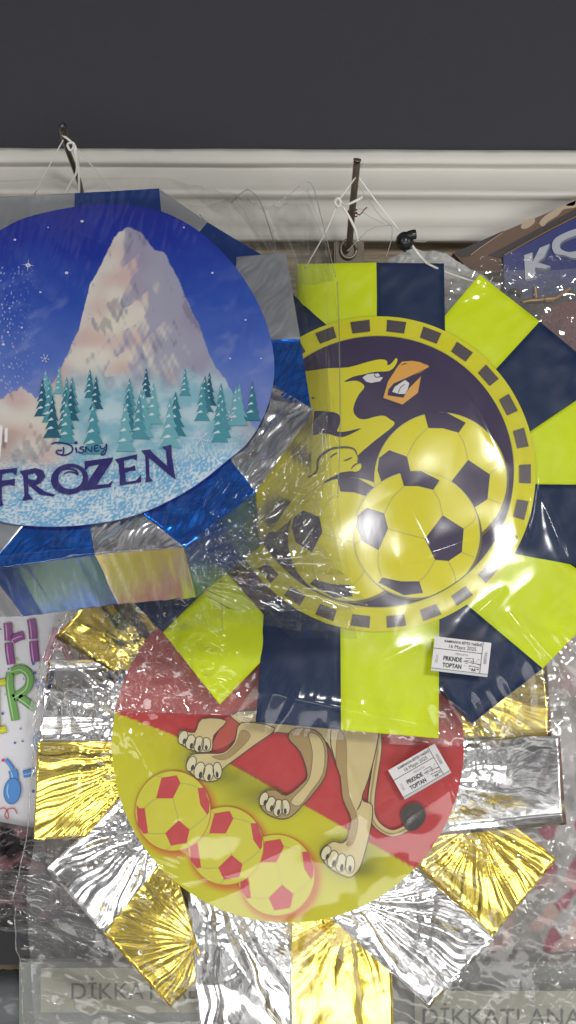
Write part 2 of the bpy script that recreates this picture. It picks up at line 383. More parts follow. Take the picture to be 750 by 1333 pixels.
dc = [mat('confetti_%s' % k, c, 0.5) for k, c in (('pink', (216, 60, 120)), ('teal', (60, 130, 120)), ('blue', (50, 100, 180)), ('lime', (170, 200, 60)), ('mauve', (180, 140, 170)))]
for i in range(60):
    x = random.uniform(-10, 150); y = random.uniform(800, 1088); s = random.uniform(1.2, 2.3); r = random.random()*3
    mb.poly(PB, disc_pts(x, y, s, s, 4 if i % 2 else 12, r), dc[i % 5], -.0022)
mb.build('balloon_print', rt, smooth=False)

# --- camouflage board and blue pack (upper right)
PC = Plane(0.215, 0.0)
Z1 = lambda x, y: (550+x/3.75, 230+y/3.75)
rt = root('camouflage_board', 'brown camouflage printed board slanting behind the blue pack at the upper right', 'board', W3(760, 330, .21))
mb = MB(); q = [Z1(150, 372), Z1(800, 95), Z1(800, 400), Z1(250, 480)]
P = PC.at([p[0] for p in q], [p[1] for p in q], np.zeros(4)); Q = P+np.array([0, .02, 0])
M_br = mat('camo_brown', (92, 64, 46), 0.5); M_tan = mat('camo_tan', (160, 142, 118), 0.5); M_dk = mat('camo_dark', (36, 28, 28), 0.5)
mb.add(np.concatenate([P, Q]), [(0, 1, 2, 3), (4, 5, 6, 7), (0, 1, 5, 4), (1, 2, 6, 5), (2, 3, 7, 6), (3, 0, 4, 7)], M_br)
mb.build('board', rt, smooth=False)
mb = MB()
for p in ([(480, 245), (495, 222), (540, 200), (548, 222), (520, 248), (492, 256)], [(570, 225), (600, 190), (640, 165), (720, 128), (800, 95), (800, 130), (740, 152), (690, 160), (660, 190), (610, 222), (590, 245)], [(700, 140), (745, 112), (740, 140)]):
    mb.poly(PC, smoothpoly([Z1(*a) for a in p]), M_tan, .0006)
mb.poly(PC, [Z1(*a) for a in ((155, 372), (400, 262), (300, 340), (240, 385), (190, 395))], M_dk, .0009)
mb.poly(PC, [Z1(*a) for a in ((320, 386), (800, 130), (800, 200), (400, 400))], M_dk, .0012)
stroke(mb, PC, [Z1(235, 384), Z1(300, 335), Z1(390, 275)], 0.9, mat('gold_line', (170, 140, 90), 0.4), .0016)
mb.build('camouflage_print', rt, smooth=False)

PK_ = Plane(0.19, 0.05)
rt = root('toy_pack', 'blue toy pack with silver block letters and a gilt piece at the upper right', 'toy pack', W3(720, 330, .19))
q = [Z1(395, 388), Z1(900, 118), Z1(1000, 900), Z1(430, 1150)]
mb = MB(); P = PK_.at([p[0] for p in q], [p[1] for p in q], np.zeros(4)); Q = P+np.array([0, .018, 0])
M_pb = mat('pack_blue', (22, 36, 104), 0.35, noise=(25, 0.25))
mb.add(np.concatenate([P, Q]), [(0, 1, 2, 3), (4, 5, 6, 7), (0, 1, 5, 4), (1, 2, 6, 5), (2, 3, 7, 6), (3, 0, 4, 7)], M_pb); mb.build('box', rt, smooth=False)
mb = MB()
mb.poly(PK_, smoothpoly([Z1(*a) for a in ((430, 600), (520, 590), (640, 610), (720, 560), (900, 480), (980, 880), (440, 1130))]), mat('pack_dark', (46, 30, 34), 0.4), .0006)
mb.poly(PK_, smoothpoly([Z1(*a) for a in ((580, 700), (640, 630), (740, 610), (850, 650), (860, 860), (700, 880))]), mat('pack_maroon', (96, 26, 38), 0.35), .0009)
stroke(mb, PK_, [Z1(400, 383), Z1(600, 272), Z1(900, 118)], 1.5, mat('gold_line2', (120, 86, 50), 0.4), .0005)
mb.build('pack_print', rt, smooth=False)
# silver letters: flat faces over darker offset copies, side shading drawn in colour
mL = MB(); M_lt = mat('letter_face', (160, 164, 174), 0.3, 0.3); M_ls = mat('letter_side_shade', (96, 100, 116), 0.4, 0.3)
K = [(495, 385), (535, 372), (535, 420), (570, 350), (620, 330), (592, 395), (560, 420), (625, 440), (600, 452), (548, 445), (545, 495), (500, 505)]
O_out = spline([(630, 340), (650, 300), (730, 262), (800, 250), (830, 300), (815, 380), (740, 400), (690, 385), (645, 378)], 5, True)
O_in = spline([(668, 345), (680, 318), (740, 292), (785, 288), (790, 320), (775, 355), (720, 370), (685, 362)], 5, True)
def key(outer, inner): return outer+[outer[0]]+[inner[0]]+inner[::-1]
for o_, m_, d_ in ((.0012, M_ls, (5, 9)), (.0016, M_ls, (2.5, 4.5)), (.0022, M_lt, (0, 0))):
    mL.poly(PK_, [Z1(a+d_[0], b_+d_[1]) for a, b_ in K], m_, o_)
    k = len(O_in)
    PO = [Z1(a+d_[0], b_+d_[1]) for a, b_ in O_out]; PI = [Z1(a+d_[0], b_+d_[1]) for a, b_ in O_in]
    PO = [tuple(v) for v in poly_at(PO+[PO[0]], np.linspace(0, 1, 41))]; PI = [tuple(v) for v in poly_at(PI+[PI[0]], np.linspace(0, 1, 41))]
    A = PK_.at([p[0] for p in PO], [p[1] for p in PO], np.full(41, o_)); Bq = PK_.at([p[0] for p in PI], [p[1] for p in PI], np.full(41, o_))
    mL.grid(np.stack([A, Bq], 0), m_)
mL.build('lettering', rt, smooth=False)
mb = MB(); M_br2 = mat('brass', (176, 140, 84), 0.3, 0.9)
PT = PK_
def p3(pl, x, y, off): return tuple(pl.at(x, y, np.array(off)))
tube(mb, [p3(PT, *Z1(a, b_), .006) for a, b_ in ((480, 620), (520, 610), (560, 608), (610, 600), (640, 600), (680, 575), (715, 550))], .0026, M_br2)
tube(mb, [p3(PT, *Z1(a, b_), .006) for a, b_ in ((550, 600), (548, 575), (545, 545))], .0026, M_br2)
tube(mb, [p3(PT, *Z1(a, b_), .005) for a, b_ in ((420, 570), (450, 560), (480, 585))], .003, mat('dark_bronze', (70, 52, 40), 0.4, 0.7))
tube(mb, [p3(PT, *Z1(a, b_), .007) for a, b_ in ((590, 606), (618, 604), (635, 603))], .0042, M_br2)
mb.build('gilt_figure', rt)

# grey crumpled bag top behind the yellow pinata (540..650, 330..400)
pl = Plane(0.175, 0.05)
G, u, v = coons([(505, 338), (540, 325), (580, 333), (612, 352), (650, 372)], [(490, 450), (650, 450)], [(505, 338), (490, 450)], [(650, 372), (650, 450)], 90, 70)
X, Y = G[..., 0], G[..., 1]
h = .006*rfbm(X/45, Y/28, 4)+.004*ridge((X+Y*0.6)/18, Y/60, 6)
mb = MB(); mb.grid(pl.at(X, Y, h), mat('grey_poly', (186, 186, 184), 0.35, bump=(80, 0.4, 0.002))); mb.grid(pl.at(X[::89//3], Y[::89//3], 0*X[::89//3]-.004), MATS['grey_poly'])
mb.build('crumpled_sack', label='crumpled grey plastic sack between the navy top arm and the blue toy pack', cat='sack')

# --- right side packs (pink/grey patterned), seen through plastic
pl = Plane(0.225, 0)
def cR(X, Y):
    base = mixc(L3((150, 148, 146)), L3((188, 182, 182)), sstep(-.4, .5, fbm(X/60, Y/60, 2)))
    base = mixc(base, L3((168, 120, 128)), sstep(960, 900, Y)*0.7*sstep(-.5, .3, gn(X/40, Y/50, 12)))
    base = mixc(base, L3((150, 26, 72)), sstep(.13, .2, gn(X/34, Y/42, 31))*sstep(690, 705, X)*sstep(1020, 1040, Y))
    base = mixc(base, L3((196, 160, 156)), sstep(.22, .3, gn(X/30, Y/30, 44))*sstep(1120, 1160, Y))
    base = mixc(base, L3((30, 30, 32)), sstep(.0, .25, gn(X/40, Y/30, 51)+.25)*sstep(590, 610, X)*sstep(700, 675, X)*sstep(1238, 1246, Y)*sstep(1298, 1290, Y))
    return base
pack_sheet(pl, [(560, 830), (560, 1292), (830, 1292), (830, 830)], lambda X, Y: .006*fbm(X/60, Y/60, 9)+.003*ridge(X/25, Y/40, 2), cR, 'gift_pack', 2.5, 0.35, label='grey gift pack with magenta blotches at the lower right edge', cat='gift pack')
# --- left lower dark pack
pl = Plane(0.22, 0)
def cLd(X, Y):
    t = sstep(.05, .25, rfbm(X/30, Y/22, 8)-1.1)
    b_ = mixc(L3((30, 20, 26)), L3((120, 86, 90)), sstep(-.1, .4, gn(X/34, Y/22, 3)))
    return b_
pack_sheet(pl, [(-60, 1062), (-60, 1196), (62, 1196), (58, 1085)], lambda X, Y: .007*ridge(X/40+Y/60, Y/30, 8)+.002*ridge(X/16, Y/20, 3), cLd, 'dark_pack', 2, 0.25, label='dark maroon crinkled pack below the birthday pack at the left edge', cat='pack')
rp_ = [o for o in C.objects if o.get('label', '').startswith('dark maroon')][0]
G, _, _ = coons([(-60, 1128), (60, 1134), (150, 1150)], [(-60, 1206), (60, 1214), (150, 1240)], [(-60, 1128), (-60, 1206)], [(150, 1150), (150, 1240)], 100, 50)
mb = MB(); mb.grid(Plane(.185, 0).at(G[..., 0], G[..., 1], .006*ridge((G[..., 1]-.16*G[..., 0])/16+.5*gn(G[..., 0]/40, G[..., 1]/20, 3), G[..., 0]/260, 4)+.002*ridge((G[..., 1]-.1*G[..., 0])/5, G[..., 0]/90, 5)), film('clear_wrap', .03, .05, gain=2.2)); mb.build('wrapping_film', rp_)
# back board under bag lower left: brown grey ribbed card
def cBr(X, Y): return mixc(L3((120, 104, 98)), L3((160, 146, 140)), sstep(-.3, .4, gn(X/3, Y/70, 3)+.5*fbm(X/40, Y/40, 1)))
pack_sheet(Plane(0.262, 0), [(20, 1070), (20, 1212), (620, 1212), (620, 1070)], lambda X, Y: .001*gn(X/3, Y/100, 3), cBr, 'brown_card_pack', 2.5, 0.5, label='brown grey ribbed card pack behind the lower left silver arm', cat='pack')
# black box + rolled grey film at the left edge
mb = MB(); x0 = W3(-60, 0, .2)[0]; x1 = W3(150, 0, .2)[0]
box(mb, x0, x1, .2, .27, W3(0, 1256, .2)[2], W3(0, 1207, .2)[2], mat('matt_black', (20, 20, 24), 0.5, noise=(40, 0.3)))
mb.build('black_box', smooth=False, label='flat black box above the grey roll at the left edge', cat='box')
mb = MB(); yc = .235; zc = W3(0, 1302, yc)[2]; r = .036
xs = np.linspace(W3(-60, 0, .2)[0], W3(330, 0, .2)[0], 120); th = np.linspace(0, 2*np.pi, 60)
XX, TH = np.meshgrid(xs, th); rr = r+.0012*rfbm(XX*40+TH, TH*2, 3)
mb.grid(np.stack([XX, yc+rr*np.cos(TH), zc+rr*np.sin(TH)], -1), mat('grey_roll', (96, 100, 102), 0.28, noise=(30, 0.3)))
mb.build('film_roll', label='grey roll of glossy film lying along the bottom left', cat='roll')
# --- warning strips at the bottom
M_rail = mat('grey_rail', (132, 135, 130), 0.4, noise=(20, 0.08)); M_sign = mat('sign_paper', (176, 176, 160), 0.6, noise=(40, 0.05)); M_sink = mat('sign_ink', (92, 94, 92), 0.6)
def sign(y, x0, x1, py0, py1, txt, tx, tw, th_, label, rot=0):
    rt = root('warning_sign', label, 'sign', W3((x0+x1)/2, py1, y), 'printed warning strips along the shelf edge')
    mb = MB(); box(mb, W3(x0, 0, y)[0], W3(x1, 0, y)[0], y, y+.004, W3(0, py1, y)[2], W3(0, py0, y)[2], M_sign); mb.build('strip', rt, smooth=False)
    pl = Plane(y, 0); mb = MB(); text(mb, pl, txt, tx, (py0+py1)/2, tw, th_, rot, M_sink, .0006, 0.004); mb.build('lettering', rt, smooth=False)
sign(.15, 53, 330, 1260, 1318, 'DİKKAT! ALÇ', 186, 186, 34, 'pale warning strip under the gold foil arm at the lower left')
sign(.17, 540, 850, 1290, 1350, 'DİKKAT! ANAHT', 675, 250, 30, 'greyed warning strip below the lower right silver foil arm')
mb = MB(); box(mb, W3(25, 0, .19)[0], W3(900, 0, .19)[0], .19, .262, W3(0, 1420, .19)[2], W3(0, 1252, .19)[2], M_rail)
mb.build('shelf_rail', smooth=False, label='grey plastic shelf rail carrying the warning strips along the bottom', cat='rail')

# ================================================================== GOLD AND SILVER PINATA
PG = Plane(0.165, 0.12)
def foil_h(focus, seed, amp=1.0, K=7, rim=None):
    fx, fy = focus
    st_ = random.Random(seed); wr_, wp_, wc_ = st_.choice(((1.1, .1, .3), (.8, .4, .4), (.7, .2, .9), (1.2, .1, .5), (.6, .5, .7))); pa = st_.random()*3.1; CR = [(st_.random()*3.1, st_.uniform(-50, 50), st_.choice((-1, 1))) for _ in range(5)]; A0 = st_.uniform(.8, 1.2)
    def f(X, Y, u, v):
        dx, dy = X-fx, Y-fy; r = np.hypot(dx, dy)+1e-6; th = np.arctan2(dy, dx)
        wx = X+6*gn(X/40, Y/40, seed+40); wy = Y+6*gn(X/40, Y/40, seed+41)
        t = th*K*.62+1.1*gn(X/75, Y/75, seed)+0.10*gn(X/18, Y/18, seed+1)
        tw = th+.05*gn(X/40, Y/40, seed+1)
        radial = .9*ridge(tw*K*.55, 0*r+.5, seed+2)*np.clip(r/60, 0, 1.3)+.34*ridge(tw*K*1.5, 0*r+2.5, seed+3)*np.clip(r/45, 0, 1)+.13*ridge(tw*K*4, r/160, seed+4)*np.clip(r/60, 0, 1)
        d = np.hypot(X-375, Y-968)-225
        near = np.exp(-np.clip(d, 0, None)/32)
        fine = rfbm(wx/11, wy/11, seed+5, 3)
        big = .7*ridge(wx/120, wy/100, seed+9)+.6*gn(X/60, Y/60, seed+15)
        med = ridge(wx/32, wy/38, seed+12)
        pillow = -.010*(2*v-1)**2-.006*u*u*(seed % 2)
        q = (X*math.cos(pa)+Y*math.sin(pa)); qq = (-X*math.sin(pa)+Y*math.cos(pa))
        par = ridge(q/26+.5*gn(X/50, Y/50, seed+60), qq/150, seed+61)*.0016*wp_
        cr_ = sum(st2[2]*np.abs((X-fx)*math.cos(st2[0])+(Y-fy)*math.sin(st2[0])-st2[1]) for st2 in CR)*-.00013*wc_
        H = A0*amp*(0.0026*wr_*radial+par+cr_+0.0013*fine*near+0.0022*big+.0002*ridge(wx/24, wy/30, seed+70)+0.0001*med+pillow)
        under = d < 6
        H = .010*np.tanh((H-np.median(H))/.010)-.002
        ev = np.clip(np.minimum(v, 1-v)*110/14, 0, 1); ev = ev*ev*(3-2*ev)
        return H*(.6+.4*ev)*(.45+.55*sstep(-20, 25, d))
    return f
rtG = root('pinata', 'gold and silver foil armed pinata with a lion print on red and yellow, hanging lowest', 'pinata', tuple(PG.at(375, 1333, np.array(0.0))), 'pinatas hanging in clear bags')
G_ = [ # name, quad, mat, off, focus
 ('s', [(165, 858), (62, 860), (50, 967), (215, 967)], 0.000), ('g', [(240, 870), (150, 745), (70, 830), (190, 900)], .0012),
 ('g', [(215, 965), (50, 965), (45, 1092), (112, 1090)], .006),
 ('s', [(175, 1020), (60, 1132), (136, 1218), (235, 1110)], -.002),
 ('g', [(225, 1105), (134, 1215), (222, 1313), (266, 1266)], 0.0),
 ('s', [(240, 1120), (262, 1350), (381, 1350), (378, 1170)], .003),
 ('g', [(377, 1170), (379, 1350), (514, 1350), (508, 1160)], -.006),
 ('s', [(425, 1188), (558, 1312), (643, 1221), (520, 1105)], .006),
 ('g', [(525, 1110), (642, 1221), (727, 1120), (625, 1042)], -.004),
 ('s', [(555, 960), (728, 958), (737, 1073), (560, 1088)], .006),
 ('g', [(545, 860), (712, 860), (719, 962), (550, 966)], .001),
 ('s', [(520, 800), (640, 735), (722, 835), (590, 905)], .0), ('g', [(455, 770), (540, 650), (640, 735), (540, 820)], -.001),
 ('s', [(378, 770), (378, 610), (500, 610), (460, 770)], .0), ('g', [(280, 780), (258, 612), (378, 610), (378, 770)], .001),
 ('s', [(215, 840), (150, 750), (240, 655), (300, 790)], -.001)]
for i, (k, q, off) in enumerate(G_):
    ci = ((q[0][0]+q[3][0])/2, (q[0][1]+q[3][1])/2); co = ((q[1][0]+q[2][0])/2, (q[1][1]+q[2][1])/2)
    # creases fan out from where the foil is gathered, part way along the arm
    tt = (0.05, 0.2, -.15, 0.1, .02, -.05, .12)[i % 7]; lt = (.25, -.1, -.35, .05, .3, -.3, .1, -.2)[i % 8]
    sx_, sy_ = q[3][0]-q[0][0]+q[2][0]-q[1][0], q[3][1]-q[0][1]+q[2][1]-q[1][1]
    f = (ci[0]*(1-tt)+co[0]*tt+lt*sx_/2, ci[1]*(1-tt)+co[1]*tt+lt*sy_/2)
    panel('foil_arm', rtG, PG, q, M_silver if k == 's' else M_gold, off, 0.04, 1.7, foil_h(f, 10+i*7, 0.8, 4.5+(i % 3)*1.5), label='silver foil arm' if k == 's' else 'gold foil arm')
# printed disc
def disc_mesh(pl, outline, colfun, off, thick, edge, name, parent, step=2.5, hfun=None, label=None, rough=0.38):
    """polar grid disc with printed colours; outline: closed pixel curve"""
    o = np.array(outline); c = o.mean(0); nr = int(np.max(np.hypot(*(o-c).T))/step)
    t = np.linspace(0, 1, nr+1)[:, None, None]; G = c+(np.concatenate([o, o[:1]])[None]-c)*t
    X, Y = G[..., 0], G[..., 1]; h = hfun(X, Y) if hfun else 0*X
    P = pl.at(X, Y, off+h); mb = MB(); m = mat('printed_paper_'+name, None or (200, 200, 200), rough, colattr=True, spec=.25, bump=(14, 0.18, 0.004)); mb.grid(P, m)
    n1 = X.size
    mb.grid(np.stack([P[-1], P[-1]-pl.n*thick], 0), m)
    col = np.concatenate([colfun(X, Y).reshape(-1, 3), np.tile(L3(edge), (2*X.shape[1], 1))]); col = np.concatenate([col, np.ones((len(col), 1))], 1)
    return mb.build(name, parent, colors=col, label=label)
Lz = lambda x, y: (200+x/2.083, 920+y/2.083)
DL = [(100, 905), (150, 926), (225, 955), (300, 993), (420, 1060), (537, 1127), (620, 1175)]
balls = [(227, 1053, 49, 52), (295, 1098, 49, 51), (360, 1136, 50, 53)]
def cG(X, Y):
    yb = np.interp(X, [p[0] for p in DL], [p[1] for p in DL])
    red = L3((196, 58, 60)); yel = L3((206, 204, 18))
    C_ = mixc(red, yel, sstep(-.8, .8, Y-yb))
    # printed blurred grey shadows under the paws, part of the artwork
    for (cx, cy, rx, ry, a) in ((262, 985, 34, 26, .55), (345, 1035, 52, 20, .6), (300, 1010, 40, 18, .5), (455, 1110, 45, 30, .6), (470, 1130, 30, 12, .5)):
        w = np.exp(-(((X-cx)/rx)**2+((Y-cy)/ry)**2)*1.3)*a*(Y > yb-6)
        C_ = mixc(C_, L3((70, 74, 38)), w)
    for (cx, cy, rx, ry) in balls:
        d = np.hypot((X-cx-4)/(rx+2), (Y-cy-5)/(ry+1)); C_ = mixc(C_, L3((206, 66, 30)), (1-sstep(.9, 1.16, d))*.8)
    return C_
discG = disc_mesh(PG, disc_pts(375, 969, 227, 229, 520), cG, .0125, .004, (190, 180, 60), 'printed_disc', rtG, 2.2, lambda X, Y: .0005*fbm(X/60, Y/60, 3))
M_by = mat('ball_yellow', (208, 206, 22), 0.4); M_br_ = mat('ball_red', (196, 40, 52), 0.4); M_seam = mat('ball_seam', (178, 172, 90), 0.5)
M_cr = mat('lion_cream', (212, 196, 138), 0.4); M_crd = mat('lion_cream_deep', (168, 142, 84), 0.4); M_ln = mat('lion_line', (62, 50, 36), 0.5); M_pw = mat('lion_paw', (224, 216, 180), 0.4); M_tip = mat('lion_tail_tip', (44, 38, 36), 0.5); M_mane = mat('lion_mane', (186, 70, 54), .5)
O = .0137
mb = MB()
A_p = {'t': [(-.3, -.82), (.1, -.88), (.2, -.69), (0, -.31), (-.44, -.31)], 'l': [(-.96, -.15), (-.88, -.07), (-.74, -.07), (-.65, .55), (-.77, .57), (-.92, .36)], 'r': [(.65, -.57), (.82, -.57), (.96, -.2), (.95, .03), (.90, .1), (.72, -.15)], 'b': [(.15, .23), (.44, .46), (.36, .79), (-.05, .86), (-.2, .55)]}
A_s = [((-.44, -.31), (-.74, -.07)), ((0, -.31), (.15, .23)), ((-.2, .55), (-.65, .55)), ((.2, -.69), (.65, -.57)), ((.44, .46), (.9, .1)), ((.36, .79), (.45, .88)), ((-.3, -.82), (-.5, -.86)), ((-.05, .86), (-.2, .96))]
for bi, (cx, cy, rx, ry) in enumerate(balls[::-1]):
    o_ = O+.0010*bi
    mb.poly(PG, disc_pts(cx, cy, rx, ry, 56), mat('ball_edge', (196, 120, 30), 0.5), o_); mb.poly(PG, disc_pts(cx, cy, rx-1, ry-1, 56), M_by, o_+.0003)
    for p in A_p.values(): mb.poly(PG, [(cx+a*rx, cy+b_*ry) for a, b_ in p], M_br_, o_+.0006)
    for a, b_ in A_s: stroke(mb, PG, [(cx+a[0]*rx, cy+a[1]*ry), ((cx+(a[0]+b_[0])/2*rx*1.03), cy+(a[1]+b_[1])/2*ry*1.03), (cx+b_[0]*rx, cy+b_[1]*ry)], .9, M_seam, o_+.0006)
mb.build('football_print', discG, smooth=False)
mb = MB()
def lp(pts, m, o_, line=2.6, sm=3):
    q = [Lz(*p) for p in spline(pts, sm, True)]
    mb.poly(PG, q, m, o_); stroke(mb, PG, q, line/2.083, M_ln, o_+.0003, smooth=False, closed=True)
LO = O+.0042
lp([(210, 20), (180, 60), (160, 112), (205, 100), (250, 60), (300, 40)], M_mane, LO-.0006, 1)
tail = [(604, 40), (606, 110), (596, 180), (588, 240), (590, 290), (612, 322), (648, 336), (690, 318)]
stroke(mb, PG, [Lz(*p) for p in tail], 9.5, M_ln, LO-.0004); stroke(mb, PG, [Lz(*p) for p in tail], 7.6, M_cr, LO-.0001); stroke(mb, PG, [Lz(a-2, b_+2) for a, b_ in tail], 2.6, M_crd, LO+.0001)
lp([(670, 300), (668, 280), (682, 262), (705, 255), (728, 270), (730, 300), (708, 325), (682, 326)], M_tip, LO+.0003)
lp([(230, 10), (620, 10), (600, 60), (515, 85), (495, 150), (470, 95), (420, 76), (330, 66), (270, 62)], M_cr, LO)
lp([(385, 55), (440, 62), (470, 108), (465, 180), (432, 230), (400, 265), (375, 290), (345, 298), (305, 282), (288, 252), (300, 226), (330, 220), (360, 235), (400, 205), (416, 180), (398, 120), (365, 80)], M_crd, LO+.0005)
lp([(420, 70), (445, 75), (462, 110), (458, 175), (425, 225), (395, 262), (372, 250), (408, 210), (424, 180), (430, 120)], M_cr, LO+.0009, 1.2)
lp([(500, 20), (604, 20), (602, 100), (580, 190), (562, 245), (590, 262), (584, 330), (560, 420), (540, 448), (520, 452), (475, 428), (452, 395), (458, 376), (485, 358), (508, 362), (525, 345), (534, 300), (512, 245), (505, 185), (490, 140), (478, 80)], M_cr, LO+.0010)
lp([(500, 60), (520, 90), (522, 180), (530, 240), (552, 300), (540, 360), (520, 365), (534, 300), (512, 245), (505, 185), (492, 140)], M_crd, LO+.0015, .6)
lp([(330, 55), (275, 100), (228, 135), (190, 165), (182, 190), (150, 198), (112, 182), (94, 152), (106, 126), (150, 122), (192, 120), (222, 90), (240, 40)], M_cr, LO+.0008)
lp([(240, 60), (225, 95), (195, 124), (160, 130), (195, 140), (235, 112), (265, 75)], M_crd, LO+.0012, .6)
lp([(200, 35), (166, 75), (160, 115), (122, 118), (82, 100), (70, 76), (82, 60), (115, 66), (134, 30)], M_cr, LO+.0004)
# paws: toes with dark claws
def paw(toes, o_):
    for (x, y, rx, ry, rot) in toes: lp(disc_pts(x, y, rx, ry, 14, math.radians(rot)), M_pw, o_, 2.0, 2)
    for (x, y, rx, ry, rot) in toes:
        a = math.radians(rot); mb.poly(PG, [Lz(*p) for p in disc_pts(x-math.sin(a)*ry*.45*-1-0, y+math.cos(a)*ry*.5, rx*.32, ry*.38, 12, a)], M_tip, o_+.0006)
paw([(84, 80, 12, 19, 20), (104, 92, 13, 20, 15), (126, 98, 13, 21, 10), (146, 98, 12, 18, 0)], LO+.0008)
paw([(106, 150, 12, 21, 20), (128, 168, 14, 23, 15), (152, 174, 14, 24, 8), (176, 168, 12, 22, -5)], LO+.0013)
paw([(300, 244, 11, 19, 20), (318, 258, 13, 21, 15), (338, 268, 13, 23, 8), (358, 266, 12, 21, -5)], LO+.0013)
paw([(466, 388, 12, 20, 22), (484, 404, 14, 23, 15), (506, 414, 14, 25, 10), (530, 418, 13, 24, 0)], LO+.0019)
stroke(mb, PG, [Lz(*p) for p in ((562, 245), (556, 262), (548, 275))], 1.4, M_ln, LO+.0019, taper=True)
mb.build('lion_print', discG, smooth=False)

# ================================================================== YELLOW AND NAVY PINATA
PY = Plane(0.07, 0.13)
rtY = root('pinata', 'fluorescent yellow and navy pinata with a bird and footballs on its ringed disc', 'pinata', tuple(PY.at(470, 960, np.array(0.0))), 'pinatas hanging in clear bags')
def flat_h(seed, a=1.0):
    def f(X, Y, u, v):
        return a*(.0012*gn(X/70, Y/70, seed)+.0006*gn(X/24, Y/34, seed+3)+.0006*ridge((X+Y)/34, (X-Y)/90, seed+5)*sstep(.3, .9, u))
    return f
Yq = [('y', [(387, 470), (387, 344), (490, 342), (492, 470)], .002), ('n', [(491, 470), (490, 342), (578, 343), (580, 470)], .002),
 ('y', [(520, 480), (625, 357), (703, 418), (600, 530)], .0), ('n', [(600, 530), (703, 418), (790, 490), (690, 590)], .0),
 ('y', [(600, 622), (800, 488), (800, 631), (600, 631)], .002), ('n', [(600, 629), (800, 631), (800, 745), (600, 708)], .0021),
 ('n', [(500, 815), (615, 942), (707, 870), (600, 780)], .0), ('y', [(600, 780), (707, 870), (800, 775), (680, 690)], .0),
 ('y', [(443, 780), (444, 950), (571, 961), (572, 780)], .002), ('n', [(345, 780), (333, 940), (444, 950), (443, 780)], .002),
 ('y', [(290, 740), (212, 823), (286, 917), (370, 830)], .0), ('n', [(300, 690), (128, 738), (212, 823), (300, 740)], .0004),
 ('y', [(310, 615), (185, 612), (185, 500), (310, 520)], .001), ('n', [(310, 720), (185, 728), (185, 612), (310, 615)], .001),
 ('n', [(380, 470), (430, 428), (352, 357), (280, 440)], .0035), ('y', [(300, 520), (200, 450), (270, 370), (370, 470)], .0)]
for i, (k, q, off) in enumerate(Yq):
    panel('card_arm', rtY, PY, q, M_yarm if k == 'y' else M_narm, off, 0.035, 3.2, flat_h(200+i*9), label='yellow card arm' if k == 'y' else 'navy card arm')
CY = (492, 618)
discY = disc_mesh(PY, disc_pts(*CY, 204, 204.5, 360), lambda X, Y: mixc(L3((214, 208, 8)), L3((42, 30, 62)), sstep(176.5, 174.5, np.hypot(X-492, Y-615))), .0055, .002, (180, 170, 40), 'printed_disc', rtY, 2.0, lambda X, Y: .0006*fbm(X/80, Y/80, 5), rough=.33)
O = .0067
mb = MB()
mb.poly(PY, disc_pts(492, 615, 175.5, 175.5, 120), M_dpur, O-.0003)
for i in range(26):
    a = i*2*math.pi/26; r = 190; cx, cy = 492+r*math.cos(a), 618+(192)*math.sin(a); ca, sa = math.cos(a), math.sin(a)
    mb.poly(PY, [(cx+ca*x-sa*y, cy+sa*x+ca*y) for x, y in ((-7.5, -11.5), (7.5, -12.5), (7.5, 12.5), (-7.5, 11.5))], M_dash, O)
mb.build('ring_dashes', discY, smooth=False)
Z6 = lambda x, y: (360+x/3.75, 400+y/3.75)
mb = MB(); M_bird = mat('bird_yellow', (220, 212, 6), 0.42, spec=.25); M_or = mat('beak_orange', (220, 154, 24), 0.35); M_w = mat('print_white', (214, 214, 218), 0.35); M_ol = mat('print_outline', (40, 28, 24), 0.4)
def clipd(q):   # keep inside the disc
    r = []
    for x, y in q:
        dx, dy = x-492, y-615; d = math.hypot(dx, dy)
        if d > 174.5: x, y = 492+dx*174.5/d, 615+dy*174.5/d
        r.append((x, y))
    return r
def zp(pts, m, o_, sm=3): mb.poly(PY, clipd([Z6(*p) for p in (spline(pts, sm, True) if sm > 1 else pts)]), m, o_)
zp([(60, 330), (155, 318), (250, 305), (350, 300), (440, 275), (500, 262), (535, 268), (540, 290), (560, 280), (580, 256), (588, 265), (575, 295), (545, 318), (480, 322), (420, 335), (370, 347), (328, 371), (385, 365), (418, 380), (426, 400), (402, 430), (380, 475), (374, 515), (395, 545), (430, 553), (480, 540), (520, 535), (550, 552), (572, 580), (480, 655), (395, 728), (330, 800), (200, 880), (0, 1100), (-120, 1000), (-160, 700), (-100, 450)], M_bird, O)
zp([(140, 520), (190, 512), (285, 520), (312, 550), (302, 590), (296, 612), (340, 612), (412, 597), (340, 634), (300, 638), (240, 622), (190, 628), (100, 640), (60, 560)], M_dpur, O+.0004)
zp([(170, 445), (192, 448), (172, 456)], M_dpur, O+.0004, 1)
zp([(517, 450), (540, 370), (590, 292), (610, 272), (660, 268), (700, 275), (735, 290), (743, 300), (700, 325), (640, 350), (570, 380), (545, 410), (540, 436), (615, 447), (645, 400), (703, 343), (688, 425), (612, 483)], M_or, O+.0005, 1)
stroke(mb, PY, [Z6(*p) for p in ((517, 450), (540, 370), (590, 292), (610, 272), (660, 268), (700, 275), (743, 300), (640, 350), (570, 380), (545, 410), (540, 436), (615, 447), (645, 400), (703, 343), (688, 425), (612, 483), (517, 450))], .8, M_ol, O+.0008, smooth=False)
zp([(562, 420), (575, 395), (625, 362), (645, 378), (632, 430), (595, 430)], M_w, O+.0006, 1)
stroke(mb, PY, [Z6(*p) for p in ((592, 425), (602, 400), (622, 384))], .9, M_ol, O+.0009)
stroke(mb, PY, [Z6(*p) for p in ((605, 291), (620, 285), (636, 282))], 1.1, M_ol, O+.0009, taper=True)
